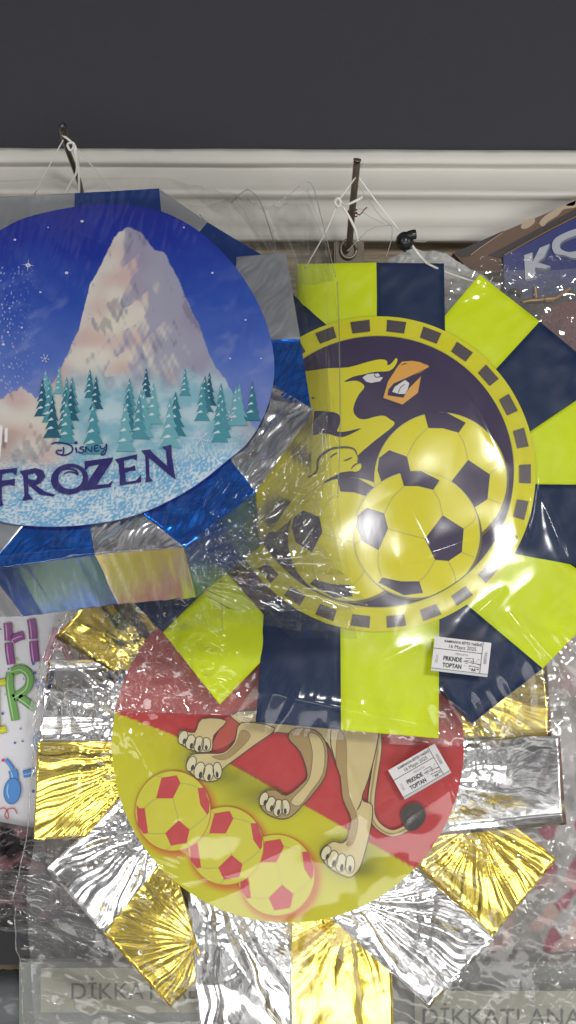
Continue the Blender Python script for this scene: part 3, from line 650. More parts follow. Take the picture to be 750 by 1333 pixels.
zp([(418, 350), (440, 335), (475, 330), (483, 350), (500, 347), (517, 350), (505, 368), (460, 377), (435, 370)], M_w, O+.0006, 1)
zp([(475, 333), (495, 330), (503, 342), (488, 350)], M_w, O+.0007, 1)
stroke(mb, PY, [Z6(*p) for p in ((474, 330), (480, 348), (500, 350))], .8, M_ol, O+.0009)
# fist
zp([(0, 760), (120, 750), (200, 730), (262, 698), (330, 693), (372, 700), (388, 728), (398, 745), (396, 764), (411, 772), (408, 795), (385, 808), (350, 806), (250, 830), (200, 900), (0, 1000)], M_bird, O+.0010)
stroke(mb, PY, [Z6(*p) for p in ((105, 836), (155, 834), (195, 805), (205, 745), (262, 700), (330, 690), (378, 700), (392, 732))], 3.2, M_ol, O+.0014, taper=True)
for s_ in (((362, 796), (380, 775), (405, 766)), ((325, 756), (348, 748), (368, 738)), ((255, 748), (275, 728), (297, 716)), ((395, 735), (398, 750), (392, 764))): stroke(mb, PY, [Z6(*p) for p in s_], 2.2, M_ol, O+.0014, taper=True)
mb.build('bird_print', discY, smooth=False)
mb = MB()
B_p = [[(-.26, -.97), (-.1, -.995), (.07, -.995), (.36, -.85), (.26, -.70), (.02, -.76), (-.20, -.76)], [(-.93, -.30), (-.78, -.42), (-.51, -.33), (-.45, -.09), (-.60, .25), (-.87, .10), (-.95, -.12)],
  [(.41, -.30), (.74, -.09), (.71, .28), (.50, .42), (.29, .40), (.13, .07)], [(-.54, .68), (-.25, .74), (.04, .74), (.10, .92), (-.20, .96), (-.60, .76)]]
B_s = [((-.20, -.76), (-.51, -.33)), ((.26, -.70), (.41, -.30)), ((.26, -.70), (.36, -.80)), ((.74, -.09), (.93, -.28)), ((.71, .28), (.9, .36)), ((-.45, -.09), (.13, .07)), ((-.60, .25), (-.54, .68)), ((.29, .40), (.04, .74)), ((-.87, .10), (-.96, .2)), ((.5, .42), (.62, .76))]
for bi, (cx, cy, rx, ry) in enumerate(((455, 703, 80, 80), (572, 626, 86, 87), (541, 697, 82, 82))):
    o_ = O+.0016+.0012*bi
    mb.poly(PY, clipd(disc_pts(cx+2.5, cy+3, rx, ry, 64)), mat('ball_outline', (96, 84, 18), .5), o_)
    mb.poly(PY, clipd(disc_pts(cx, cy, rx, ry, 64)), mat('ball_rim', (186, 178, 90), .4), o_+.0002); mb.poly(PY, clipd(disc_pts(cx, cy, rx-1.2, ry-1.2, 64)), M_bird, o_+.0005)
    rot = (0.06, 0.02, 0)[bi]
    for p in B_p: mb.poly(PY, clipd([(cx+(a*math.cos(rot)-b_*math.sin(rot))*rx, cy+(a*math.sin(rot)+b_*math.cos(rot))*ry) for a, b_ in p]), M_dpur, o_+.0009)
    for a, b_ in B_s: stroke(mb, PY, clipd([(cx+a[0]*rx, cy+a[1]*ry), (cx+(a[0]+b_[0])/2*rx*1.06, cy+(a[1]+b_[1])/2*ry*1.06), (cx+b_[0]*rx, cy+b_[1]*ry)]), 1.0, M_seam, o_+.0009)
mb.build('football_print', discY, smooth=False)

# ================================================================== BLUE AND SILVER WINTER PINATA
PF = Plane(-0.155, 0.42)
rtF = root('pinata', 'blue and silver foil pinata with dark lettering on a snowy blue winter print', 'pinata', tuple(PF.at(120, 735, np.array(0.0))), 'pinatas hanging in clear bags')
def sat_h(seed, grooves=0, a=1.0):
    def f(X, Y, u, v):
        h = a*(.0016*gn(X/65, Y/65, seed)+.0006*ridge(X/40+.5*gn(X/40, Y/40, seed), Y/70, seed+2))-.002
        if grooves: h = h+.0007*grooves*ridge((X*.75+Y*.66)/7+.8*gn(X/25, Y/25, seed), (X-Y)/120, seed+5)+.0009*grooves*ridge(X/36, Y/30, seed+8)-.001
        return h
    return f
Fq = [('t', [(-60, 400), (-60, 258), (97, 250), (97, 330)], 0, 0), ('b', [(97, 330), (97, 250), (207, 244), (215, 330)], .0005, 0), ('t', [(190, 300), (207, 244), (270, 288), (200, 370)], 0, 0),
 ('b', [(200, 370), (270, 288), (345, 333), (280, 420)], .0005, 0), ('t', [(300, 445), (308, 336), (372, 330), (391, 442)], .004, .6), ('B', [(300, 500), (300, 443), (391, 442), (405, 530)], .0008, .8),
 ('c', [(330, 485), (409, 533), (333, 640), (270, 560)], .0015, 1.3), ('B', [(150, 640), (270, 560), (333, 640), (240, 712)], .0005, .9), ('c', [(110, 640), (150, 640), (240, 712), (123, 722)], .001, .8),
 ('B', [(60, 650), (123, 640), (123, 722), (-18, 740)], .0005, .4), ('t', [(-100, 640), (60, 650), (-18, 740), (-130, 742)], .001, 0),
 ('b', [(-100, 640), (-130, 742), (-180, 640), (-120, 560)], 0, 0), ('t', [(-90, 560), (-200, 640), (-200, 420), (-90, 430)], 0, 0), ('b', [(-60, 430), (-200, 420), (-60, 258), (0, 400)], .0005, 0)]
FM = {'t': M_satin, 'b': M_bluef, 'B': M_blue, 'c': M_csil}
for i, (k, q, off, g) in enumerate(Fq):
    panel('foil_panel', rtF, PF, q, FM[k], off, 0.15, 2.0, sat_h(300+i*11, g), label=('silver foil panel' if k in 'tc' else 'blue foil panel'))
outF = spline([(0, 303), (40, 284), (97, 272), (150, 268), (205, 276), (255, 301), (300, 342), (335, 395), (353, 445), (357, 490), (347, 535), (325, 575), (298, 600), (245, 640), (180, 671), (120, 684), (60, 687), (0, 680), (-60, 652), (-100, 600), (-115, 500), (-95, 400), (-55, 340)], 26, True)
PEAK = np.array([(-130, 640), (-60, 560), (0, 522), (28, 505), (48, 520), (72, 498), (92, 455), (104, 430), (118, 372), (133, 345), (150, 310), (168, 296), (182, 303), (200, 326), (214, 330), (230, 360), (246, 398), (262, 430), (275, 470), (296, 500), (318, 540), (345, 575), (380, 600)], float)
def cF(X, Y):
    t = (Y-268)/(690-268)
    st = [0, .12, .3, .5, .62, .75, .9, 1.0]; cs = np.array([L3(c) for c in ((28, 40, 150), (24, 52, 168), (50, 90, 190), (98, 128, 208), (128, 146, 214), (134, 170, 222), (140, 190, 228), (150, 200, 232))])
    tt = t+.05*fbm(X/70, Y/50, 3); C_ = np.stack([np.interp(tt, st, cs[:, i]) for i in range(3)], -1)
    C_ = mixc(C_, L3((150, 165, 218)), .5*sstep(.1, .8, fbm(X/60+Y/90, Y/45, 14))*sstep(.15, .4, t))
    # pale range of distant hills
    hy = 575-18*ridge(X/70, 0*X, 3)+6*gn(X/9, 0*X, 4); C_ = mixc(C_, mixc(L3((120, 140, 200)), L3((168, 186, 222)), sstep(-.2, .3, fbm(X/12, Y/10, 8))), sstep(0, 2, Y-hy))
    # snowy crag: cream crest, rosy flank, teal ice below
    py_ = np.interp(X, PEAK[:, 0], PEAK[:, 1]); py_ = py_+3*gn(X/6, 0*X, 5)
    depth = Y-py_; inside_ = sstep(0, 1.6, depth)
    ax = X-168-14*gn(Y/40, 0*Y, 9); dn = np.clip(Y-296, 1, None)
    side = ax/(0.30*dn+8)                                    # -1..1 across the crag
    sl = ax-side*.22*dn; rock = gn(sl/9, Y/60, 33)+.6*gn((X-.45*Y)/8, (Y+.4*X)/40, 34)+.35*gn((X+.5*Y)/5, (Y-.4*X)/22, 35)
    lit = L3((236, 230, 218)); shade_ = L3((150, 152, 186)); warm = L3((222, 196, 190)); rk = L3((112, 104, 128))
    k = mixc(lit, warm, sstep(-.3, .5, gn(X/50, Y/40, 36)))
    k = mixc(k, shade_, .75*sstep(-.15, .35, rock*.5+side*.55+.2*np.sign(gn(X/30+Y/50, Y/60, 37))))
    k = mixc(k, rk, .42*sstep(.35, .75, rock+.35*gn(X/30, Y/24, 39)))
    ice = mixc(L3((150, 200, 216)), L3((204, 226, 236)), sstep(-.5, .6, gn(X/30+Y/60, Y/22, 41)+.3*gn(X/8, Y/6, 43)))
    k = mixc(k, ice, sstep(470, 520, Y+20*gn(X/25, Y/25, 44))*sstep(60, 110, X)*sstep(345, 290, X))
    C_ = mixc(C_, k, inside_)
    # spray of snow at the bottom
    sp = sstep(-.05, .55, fbm(X/3.2, Y/3.2, 50, 3)+.5*fbm(X/28, Y/16, 51)+.2)
    sw = sstep(575, 640, Y+26*gn(X/60, Y/30, 52)+.12*(X-100))
    C_ = mixc(C_, mixc(L3((120, 186, 226)), L3((232, 242, 248)), sp), sw)
    # scattered flakes
    C_ = mixc(C_, L3((214, 226, 246)), .9*sstep(.52, .62, gn(X/2.4, Y/2.4, 61))*sstep(60, 0, X)*(Y < 560)*(Y > 350))
    return C_
discF = disc_mesh(PF, outF, cF, .0035, .0015, (60, 80, 160), 'printed_disc', rtF, 1.5, lambda X, Y: .0007*fbm(X/90, Y/90, 6), rough=.36)
mb = MB(); M_sn = mat('print_snow', (226, 234, 250), .4); O = .0052
for (x, y, r) in ((21, 316, 1.3), (108, 292, 1.6), (38, 349, 2.6), (88, 359, 1.8), (54, 384, 1.2), (118, 416, 1.6), (277, 359, 1.3), (145, 443, .9), (320, 420, 1.1), (300, 470, 1.0), (30, 430, 1.2), (64, 300, .8), (6, 452, 1.6), (12, 436, 1.2), (340, 470, .9), (240, 300, .9), (14, 405, 1.1)): mb.poly(PF, disc_pts(x, y, r*1.3, r, 14), M_sn, O)
for a in (0.1, 1.67): mb.poly(PF, [(38+9*math.cos(a), 349+9*math.sin(a)), (38-.6*math.sin(a), 349+.6*math.cos(a)), (38-9*math.cos(a), 349-9*math.sin(a)), (38+.6*math.sin(a), 349-.6*math.cos(a))], M_sn, O+.0002)
def flake(cx, cy, r, o_):
    for k in range(6):
        a = k*math.pi/3+.2
        stroke(mb, PF, [(cx, cy), (cx+r*math.cos(a), cy+r*math.sin(a))], r*.09, M_sn, o_, smooth=False)
        for s_ in (-.6, .6): stroke(mb, PF, [(cx+.55*r*math.cos(a), cy+.55*r*math.sin(a)), (cx+.55*r*math.cos(a)+.3*r*math.cos(a+s_), cy+.55*r*math.sin(a)+.3*r*math.sin(a+s_))], r*.07, M_sn, o_+.0001, smooth=False)
flake(262, 575, 13, O); flake(60, 470, 6, O); flake(300, 545, 7, O)
mb.build('snow_print', discF, smooth=False)
mb = MB(); M_f = [mat('fir_%d' % i, c, .42, spec=.25) for i, c in enumerate(((58, 132, 152), (84, 160, 176), (122, 186, 198), (40, 104, 130)))]; M_fs = mat('fir_snow', (222, 236, 242), .42, spec=.25)
rr = random.Random(11); trees = []
for k in range(46):
    x = rr.uniform(30, 335); y = rr.uniform(515, 606); trees.append((y, x))
for k, (y, x) in enumerate(sorted(trees)):
    if abs(x-190) > 150-max(0, (y-560)*1.2): continue
    h_ = 30+(y-500)*.42*rr.uniform(.8, 1.1); w_ = h_*.22; m_ = M_f[rr.randrange(4)]; o_ = O-.0006+.00002*k; L = 5; pts = []
    for i in range(L+1):
        t = i/L; yy = y-h_*(1-t)
        pts += [(w_*(t**.9)*rr.uniform(.85, 1.1), yy), (w_*(t**.9)*.55, yy-h_*.015)] if i else [(0, yy)]
    pl_ = [(x+a, b_) for a, b_ in pts]; rt_ = [(x-a*rr.uniform(.9, 1.05), b_) for a, b_ in pts[1:]][::-1]
    mb.poly(PF, pl_+rt_, m_, o_)
    for i in range(1, L):
        t = i/L; yy = y-h_*(1-t)
        mb.poly(PF, [(x-w_*t*.95, yy), (x-w_*t*.2, yy-h_*.08), (x+w_*t*.15, yy-h_*.03), (x-w_*t*.3, yy-h_*.01)], M_fs, o_+.00001)
mb.build('fir_tree_print', discF, smooth=False)
# lettering
mb = MB(); M_fr = mat('print_indigo', (44, 36, 118), .35); ZF = lambda x, y: (x/3.125, 550+y/3.125)
def fp(pts, hole=None): mb.poly(PF, [ZF(*p) for p in pts], M_fr, O+.0006)
fp([(-34, 206), (76, 195), (73, 226), (55, 212), (16, 218), (14, 246), (45, 243), (67, 238), (66, 268), (45, 262), (14, 270), (14, 322), (20, 347), (-28, 357), (-16, 330), (-16, 225)])
fp([(85, 208), (150, 195), (180, 205), (190, 230), (172, 255), (150, 264), (190, 292), (230, 303), (222, 311), (165, 302), (122, 264), (120, 240), (150, 245), (158, 230), (148, 216), (120, 222), (122, 300), (140, 322), (95, 328), (105, 305), (100, 230)])
fp([(348, 168), (465, 152), (458, 172), (398, 264), (445, 260), (464, 244), (455, 272), (338, 288), (348, 270), (408, 180), (368, 188), (350, 208)])
fp([(472, 160), (562, 139), (560, 166), (545, 156), (508, 165), (510, 196), (535, 192), (552, 184), (556, 206), (538, 206), (513, 214), (516, 252), (556, 246), (578, 222), (578, 252), (490, 267), (492, 240), (486, 180)])
fp([(578, 124), (614, 120), (625, 135), (684, 188), (678, 125), (662, 110), (700, 100), (702, 150), (717, 241), (690, 222), (608, 152), (612, 232), (626, 248), (594, 253), (598, 230), (594, 145)])
A = np.array(disc_pts(288, 240, 76, 62, 48, -.12)); Bq = np.array(disc_pts(292, 236, 50, 44, 48, -.2)); A = np.concatenate([A, A[:1]]); Bq = np.concatenate([Bq, Bq[:1]])
mb.grid(np.stack([PF.at(*ZF(A[:, 0], A[:, 1]), np.full(49, O+.0006)), PF.at(*ZF(Bq[:, 0], Bq[:, 1]), np.full(49, O+.0006))], 0), M_fr)
stroke(mb, PF, [ZF(*p) for p in ((232, 262), (230, 232), (250, 208), (282, 198), (312, 206), (322, 222), (308, 214), (280, 212), (258, 226))], 2.6, M_fr, O+.0009, taper=True)
for pts, w in (([(215, 98), (232, 92), (262, 94), (290, 102), (300, 116), (294, 132), (270, 143), (246, 140), (234, 132), (240, 124), (258, 124)], 2.0), ([(262, 110), (264, 128), (259, 143)], 2.0), ([(312, 112), (315, 122), (317, 133)], 2.2),
   ([(346, 110), (334, 110), (330, 116), (344, 122), (344, 130), (332, 134), (322, 129)], 1.7), ([(352, 132), (354, 120), (353, 109), (362, 118), (376, 129), (378, 118), (379, 107)], 1.7), ([(404, 103), (391, 105), (388, 117), (392, 127), (408, 124)], 1.7), ([(388, 116), (396, 115), (404, 113)], 1.5),
   ([(412, 104), (414, 115), (424, 117), (434, 108), (437, 98), (438, 112), (434, 130), (424, 142), (416, 140), (422, 130), (436, 118)], 1.7)):
    stroke(mb, PF, [ZF(*p) for p in pts], w, M_fr, O+.0006)
mb.poly(PF, [ZF(*p) for p in disc_pts(314, 93, 7, 6, 16)], M_fr, O+.0006)
mb.build('lettering', discF, smooth=False)

# ================================================================== CLEAR PLASTIC BAGS
M_seam_glint = film('film_seam_glint', .2, .12, gain=3)
M_fA = film('clear_film_front', .006, .06, gain=.8, tint=(.95, .95, .945)); M_backf = film('clear_film_double', .01, .06, gain=.8, tint=(.88, .88, .87)); M_loose = film('clear_film_loose', .03, .045, gain=2.2, tint=(.9, .9, .89)); M_fB = film('clear_film_middle', .004, .12, gain=.7); M_fC = film('clear_film_back', .018, .075, gain=.85)
M_veil = film('clear_film_hazy', .12, .09, gain=1.0); M_veil3 = film('milky_veil_film', .3, .06, gain=2.0); M_veil2 = film('clear_film_hazy_thin', .09, .045, gain=1.7)
M_tape = mat('price_paper', (208, 206, 208), .6)
def bag(name, label, pl, top, bottom, left, right, hfun, m, step=3.0, seams=()):
    rt = root(name, label, 'bag', tuple(pl.at(*[float(v) for v in np.mean(np.array(bottom), 0)], np.array(0.0))), 'clear bags round the pinatas')
    w = max(np.hypot(*(np.array(top[-1])-top[0])), np.hypot(*(np.array(bottom[-1])-bottom[0]))); h_ = max(np.hypot(*(np.array(left[-1])-left[0])), np.hypot(*(np.array(right[-1])-right[0])))
    G, u, v = coons(top, bottom, left, right, int(w/step), int(h_/step)); X, Y = G[..., 0], G[..., 1]
    mb = MB(); P = pl.at(X, Y, hfun(X, Y)); mb.grid(P, m); mb.build('front_film', rt)
    for side, E in (('top', P[0]), ('bottom', P[-1]), ('left', P[:, 0]), ('right', P[:, -1])):
        if side not in seams: continue
        E = E[::2]; wob = .0005*gn(np.arange(len(E))/6., 0*np.arange(len(E)), 71); E = E+np.stack([wob, -0.0008+0*wob, wob], -1)
        ms = MB(); tube(ms, [tuple(p) for p in E], .0007, M_seam_glint, 6, 1, False); ms.build('seam', rt)
    return rt, P
outl = [(-60, 258), (97, 250), (207, 244), (270, 288), (345, 333), (372, 330), (391, 442), (405, 528), (410, 560), (333, 640), (240, 712), (123, 722), (0, 738), (-60, 741)]
# --- front bag: hugs the face, falls back outside it. plane = face plane; off negative = behind
def hA(X, Y):
    ins = inside(X, Y, outl); d = poly_dist(X, Y, outl); sd = np.where(ins, -d, d)
    fall = np.clip(sd-7, 0, None)
    below = sstep(700, 740, Y)*sstep(330, 240, X)
    back = -(fall/1250)*np.where(below > .5, 1.5, 0.9)
    base = .013+0*sd
    wr = .0022*gn(X/120+Y/200, Y/90, 3)+.0010*ridge((X-Y)/60, (X+Y)/190, 5)
    out_w = sstep(0, 40, sd)
    fanx, fany = X-240, Y-720; th = np.arctan2(fany, fanx); rr = np.hypot(fanx, fany)
    tailw = sstep(240, 300, X)*sstep(560, 640, Y)
    tail_ = tailw*(.006*ridge(th*9+.5*gn(X/40, Y/40, 2), rr/160, 12)+.002*ridge(th*22, rr/80, 13))
    top_ = out_w*sstep(420, 320, Y)*(.004*ridge((X*.9-Y*.35)/34, (X*.35+Y*.9)/190, 21)+.0012*ridge(X/14, Y/90, 22))
    mid_ = out_w*(.003*ridge(X/16+.4*gn(X/20, Y/40, 5), Y/180, 31)+.0012*gn(X/9, Y/30, 32))
    c = creases(X, Y, [((335, 245), (373, 352), 5, .006), ((300, 262), (342, 335), 4, .004), ((400, 222), (438, 340), 4, .003), ((340, 255), (400, 222), 5, .004), ((441, 350), (443, 640), 2.5, .0025),
        ((420, 360), (425, 600), 4, .003), ((60, 800), (0, 728), 4, .001), ((255, 690), (480, 772), 6, .006), ((330, 700), (415, 720), 4, .004), ((345, 640), (410, 575), 5, .006), ((258, 268), (286, 300), 3, .003), ((0, 735), (240, 716), 3, .003),
        ((240, 716), (300, 690), 4, .005), ((290, 770), (470, 778), 4, .003), ((330, 655), (470, 770), 4, .004)])
    thin = .0006*ridge((X+.3*Y)/12, Y/60, 44)
    return base+back+wr*(.35+.65*out_w)+tail_+top_+mid_+c+thin*.3+.004*np.clip(sd/60, 0, 1)*0
rtA, PA_ = bag('plastic_bag', 'clear bag round the blue and silver winter pinata with loose folds at its right side', PF,
    [(-70, 244), (205, 241), (262, 243), (321, 229), (338, 244), (403, 219)], [(-70, 806), (130, 797), (300, 790), (360, 787), (486, 777)], [(-70, 244), (-70, 806)], [(403, 219), (432, 335), (443, 400), (446, 560), (442, 640), (462, 715), (486, 777)], hA, M_fA, 2.2)
G2, _, _ = coons([(200, 262), (262, 250), (330, 238), (352, 250), (398, 228)], [(300, 700), (380, 770), (478, 770)], [(200, 262), (330, 400), (345, 560), (300, 700)], [(398, 228), (428, 335), (437, 420), (440, 600), (478, 770)], 110, 200)
X2, Y2 = G2[..., 0], G2[..., 1]
mb = MB(); mb.grid(PF.at(X2, Y2, -.16*sstep(440, 340, Y2)*0-.155+.003*ridge((X2+.3*Y2)/40, (Y2-X2)/160, 61)+.002*gn(X2/30, Y2/60, 62)), M_backf); mb.build('back_film', rtA)
def loose(top, bottom, left, right, off, hf, m=M_loose, step=2.2):
    w = np.hypot(*(np.array(top[-1])-top[0])); w = max(w, np.hypot(*(np.array(bottom[-1])-bottom[0]))); h_ = np.hypot(*(np.array(left[-1])-left[0]))
    G, _, _ = coons(top, bottom, left, right, int(w/step), int(h_/step)); X, Y = G[..., 0], G[..., 1]
    mb = MB(); mb.grid(PF.at(X, Y, off+hf(X, Y)), m); mb.build('loose_film', rtA)
loose([(236, 716), (300, 668), (352, 640)], [(280, 782), (380, 786), (484, 779)], [(236, 716), (262, 760), (280, 782)], [(352, 640), (420, 700), (484, 779)], -.03,
    lambda X, Y: .008*ridge(np.arctan2(Y-735, X-215)*9, np.hypot(X-215, Y-735)/220, 91)+.003*ridge(np.arctan2(Y-735, X-215)*24, np.hypot(X-215, Y-735)/140, 92)+.003*ridge(X/50, Y/40, 93))
loose([(392, 560), (428, 520)], [(318, 700), (400, 716)], [(392, 560), (350, 620), (318, 700)], [(428, 520), (424, 620), (400, 716)], -.02,
    lambda X, Y: .006*ridge((X*.85+Y*.5)/26, (Y-X)/160, 94)+.003*ridge((X*.8+Y*.6)/9, (Y-X)/90, 95)+.002*gn(X/20, Y/20, 96))
loose([(222, 252), (290, 246), (322, 230), (340, 248)], [(262, 290), (345, 338), (382, 352)], [(222, 252), (262, 290)], [(340, 248), (362, 300), (382, 352)], -.02,
    lambda X, Y: .010*gn((X*.85-Y*.5)/40, (Y+X)/200, 97)+.001*gn((X*.9-Y*.45)/14, (Y+X)/120, 98))
loose([(348, 254), (402, 222)], [(392, 345), (437, 350)], [(348, 254), (370, 300), (392, 345)], [(402, 222), (425, 290), (437, 350)], -.03,
    lambda X, Y: .010*gn((X*.9-Y*.35)/30, (Y+X)/200, 99)+.001*gn((X*.9-Y*.35)/10, (Y+X)/150, 100))
mb = MB()
for pts in ([(300, 247), (321, 230), (338, 246), (352, 285), (373, 352)], [(342, 258), (372, 240), (403, 220), (418, 262), (438, 345)], [(258, 262), (272, 280), (288, 300)], [(440, 350), (443, 420), (444, 540), (441, 636)]):
    q = spline(pts, 8); P = PF.at([p[0] for p in q], [p[1] for p in q], np.full(len(q), -.022)); tube(mb, [tuple(p) for p in P], .00045, M_seam_glint, 6, 1, False)  # milky tubes stand in for bright glints along folds and film edges
mb.build('fold_highlight', rtA)
# sticker on the front bag (cut by the left edge)
def tag_(parent, pl, cx, cy, w, h, rot, off, full=True):
    c, s_ = math.cos(rot), math.sin(rot)
    T = lambda x, y: (cx+(x-w/2)*c-(y-h/2)*s_, cy+(x-w/2)*s_+(y-h/2)*c)
    mb = MB(); q = [T(0, 0), T(w, 0), T(w, h), T(0, h)]; mb.poly(pl, q, M_paper, off)
    q = [T(0, h-.2), T(w, h-.2), T(w, h+2.6), T(0, h+2.6)]
    mb.poly(pl, q, mat('sticker_backing', (176, 182, 184), .3), off-.0003)
    st = mb.build('price_sticker', parent, smooth=False)
    mb = MB(); o_ = off+.0004
    sx, sy = w/73, h/41
    def tx(s, x, y, ww, hh, m=M_ink, b_=0, r=0): text(mb, pl, s, *T(x*sx, y*sy), ww*sx, hh*sy, rot+r, m, o_, b_)
    def ln(a, b_, ww=.7, m=M_ink): stroke(mb, pl, [T(a[0]*sx, a[1]*sy), T(b_[0]*sx, b_[1]*sy)], ww, m, o_, smooth=False)
    if full:
        tx('KAMPANYA BİTİŞ TARİHİ', 37, 4.4, 48, 5.0, b_=.025); tx('16 Mayıs 2025', 37, 11, 35, 6.2); ln((0, 14.9), (62.5, 14.9))
        tx('PİNYATA', 37, 18.8, 16, 3.4, M_inkl, r=0); tx('PRKNDE', 26, 26, 24, 5.8, b_=.03); tx('TOPTAN', 26, 34.6, 24.5, 5.8, b_=.03)
        ln((62.5, 0), (62.5, 40)); ln((0, 40.2), (73, 40.2), .6)
        tx('995088', 67.5, 20, 15, 3.8, M_inkl, r=math.pi/2); tx('17.03', 5.5, 28, 9.5, 3.2, M_inkl, r=math.pi/2)
        rr = random.Random(4)
        for k in range(26):
            x = 41+rr.random()*19; y = 23+int(rr.random()*5)*3.1; ln((x, y), (x+rr.random()*4, y+rr.random()*1.2-.6), .5)
        ln((40, 27), (62, 29), .6); ln((52, 22), (53, 28), .6); ln((48, 32), (62, 33.5), .6)
        tx('AA', 54, 36.5, 6, 4, b_=.03)
    else: tx('995088', 67.5, 20, 20, 4.5, M_inkl, r=math.pi/2)
    mb.build('lettering', st, smooth=False)
tag_(rtA, PF, -26, 586, 72, 40, .07, .024, False)
mb = MB(); mb.poly(PF, [(14, 572), (17.6, 572), (17.2, 590), (13.6, 590)], M_paper, .024); mb.build('tape', rtA, smooth=False)

# --- middle bag round the yellow pinata
def hB(X, Y):
    dx, dy = X-492, Y-618; r = np.hypot(dx, dy); th = np.arctan2(dy, dx)
    out = sstep(250, 330, r)
    base = .0155+.003*(1-out)-.010*sstep(300, 380, r)
    w = .0016*gn(X/150, Y/150, 3)+.0005*gn(X/60+.5*gn(X/60, Y/60, 2), Y/90, 6)+.0003*ridge((X+Y)/60, (X-Y)/150, 8)*sstep(150, 220, r)
    edge = out*(.003*ridge(th*6, r/160, 11)+.0008*ridge(th*15, r/90, 12))
    top_ = sstep(420, 350, Y)*sstep(560, 620, X)*(.003*ridge(X/30, Y/14, 17)+.0008*gn(X/10, Y/8, 18))
    left_ = sstep(330, 250, X)*sstep(760, 800, Y)*(.004*rfbm(X/34, Y/30, 19))
    c = creases(X, Y, [((690, 600), (680, 700), 9, .007), ((520, 735), (620, 700), 10, .003), ((600, 815), (650, 770), 5, .003), ((575, 900), (610, 935), 5, .003), ((700, 650), (735, 740), 7, .004), ((520, 640), (560, 720), 18, .003),
       ((660, 800), (740, 900), 6, .004), ((150, 925), (300, 930), 4, .003), ((345, 900), (560, 945), 8, .003), ((640, 345), (745, 380), 4, .004), ((480, 870), (540, 840), 9, .002), ((610, 520), (650, 600), 12, .002)])
    return base+w+edge+top_+left_+c
rtB, PBm = bag('plastic_bag', 'clear bag round the yellow and navy pinata at the right', PY,
    [(205, 345), (388, 333), (480, 338), (560, 343), (602, 350), (625, 340), (660, 333), (700, 334), (820, 330)], [(140, 926), (210, 932), (300, 930), (340, 952), (480, 966), (592, 972), (640, 962), (715, 956), (820, 950)], [(205, 345), (170, 560), (150, 760), (140, 926)], [(820, 330), (820, 950)], hB, M_fB, 2.6)
def back_film(name, parent, pl, top, bottom, left, right, hf, m, step=4):
    w = max(np.hypot(*(np.array(top[-1])-top[0])), np.hypot(*(np.array(bottom[-1])-bottom[0]))); h_ = np.hypot(*(np.array(left[-1])-left[0]))
    G, _, _ = coons(top, bottom, left, right, int(w/step), int(h_/step)); mb = MB(); mb.grid(pl.at(G[..., 0], G[..., 1], hf(G[..., 0], G[..., 1])), m); return mb.build(name, parent)
back_film('back_film', rtB, PY, [(205, 345), (820, 332)], [(140, 928), (300, 934), (592, 975), (715, 958), (820, 952)], [(205, 345), (170, 560), (150, 760), (140, 928)], [(820, 332), (820, 952)],
    lambda X, Y: -.045+.0025*rfbm(X/34, Y/30, 71)+.002*ridge(X/60, Y/70, 72)-.003, M_veil2)
tag_(rtB, PY, 594.5, 853.5, 72, 41, .118, .034)
# --- back bag round the gold pinata
def hC(X, Y):
    dx, dy = X-375, Y-968; r = np.hypot(dx, dy); th = np.arctan2(dy, dx); out = sstep(215, 300, r)
    base = .027-.003*out-.02*sstep(360, 430, r)
    w = .0035*gn(X/130, Y/130, 13)+.0012*gn(X/60+.5*gn(X/60, Y/60, 2), Y/80, 16)
    disc_ = (1-out)*(.0007*ridge((X*.5+Y)/60, (X-Y*.5)/190, 18)+.0004*ridge(X/50, Y/70, 20))
    edge = out*(.0028*ridge(th*7, r/180, 21)+.0006*ridge(th*20, r/110, 22))
    ll = sstep(260, 120, X)*sstep(1080, 1130, Y)*(.008*ridge((Y-.32*X)/26, (X+.3*Y)/230, 27)+.003*ridge((Y-.4*X)/9, X/120, 28))
    lr = sstep(620, 680, X)*sstep(1060, 1130, Y)*(.007*ridge((X+.5*Y)/46, (Y-X*.5)/160, 37)+.003*rfbm(X/40, Y/50, 38))
    ul = sstep(240, 160, X)*sstep(1000, 900, Y)*(.004*rfbm(X/40, Y/50, 47)+.0012*ridge(X/12, Y/90, 48))
    c = creases(X, Y, [((0, 1152), (110, 1178), 3, .006), ((20, 1165), (95, 1172), 2.5, .005), ((30, 1198), (90, 1220), 3, .006), ((120, 1170), (250, 1330), 6, .005), ((180, 1130), (240, 1170), 6, .004), ((560, 965), (598, 1060), 6, .003),
       ((60, 862), (235, 905), 3, .003), ((100, 800), (70, 862), 4, .003), ((640, 1225), (540, 1333), 6, .006), ((655, 1240), (700, 1160), 5, .004), ((430, 960), (470, 1060), 8, .002), ((160, 930), (200, 1000), 6, .002)])
    return base+w+disc_+edge+ll+lr+ul+c
rtC, PCm = bag('plastic_bag', 'clear bag round the gold and silver pinata, wrinkled along the bottom left', PG,
    [(110, 770), (300, 765), (600, 775), (745, 800)], [(36, 1400), (400, 1400), (800, 1400)], [(110, 770), (60, 860), (52, 960), (40, 1090), (23, 1170), (24, 1215), (32, 1280), (36, 1400)], [(745, 800), (760, 1000), (780, 1180), (800, 1400)], hC, M_fC, 2.4, ('left',))
back_film('back_film', rtC, PG, [(105, 770), (745, 800)], [(36, 1400), (800, 1400)], [(105, 770), (55, 860), (47, 960), (36, 1090), (23, 1170), (24, 1215), (36, 1400)], [(745, 800), (760, 1000), (800, 1400)],
    lambda X, Y: -.046+.003*ridge((Y-.3*X)/46, (X+.3*Y)/230, 81)+.0016*rfbm(X/60, Y/60, 82)-.003, M_veil)
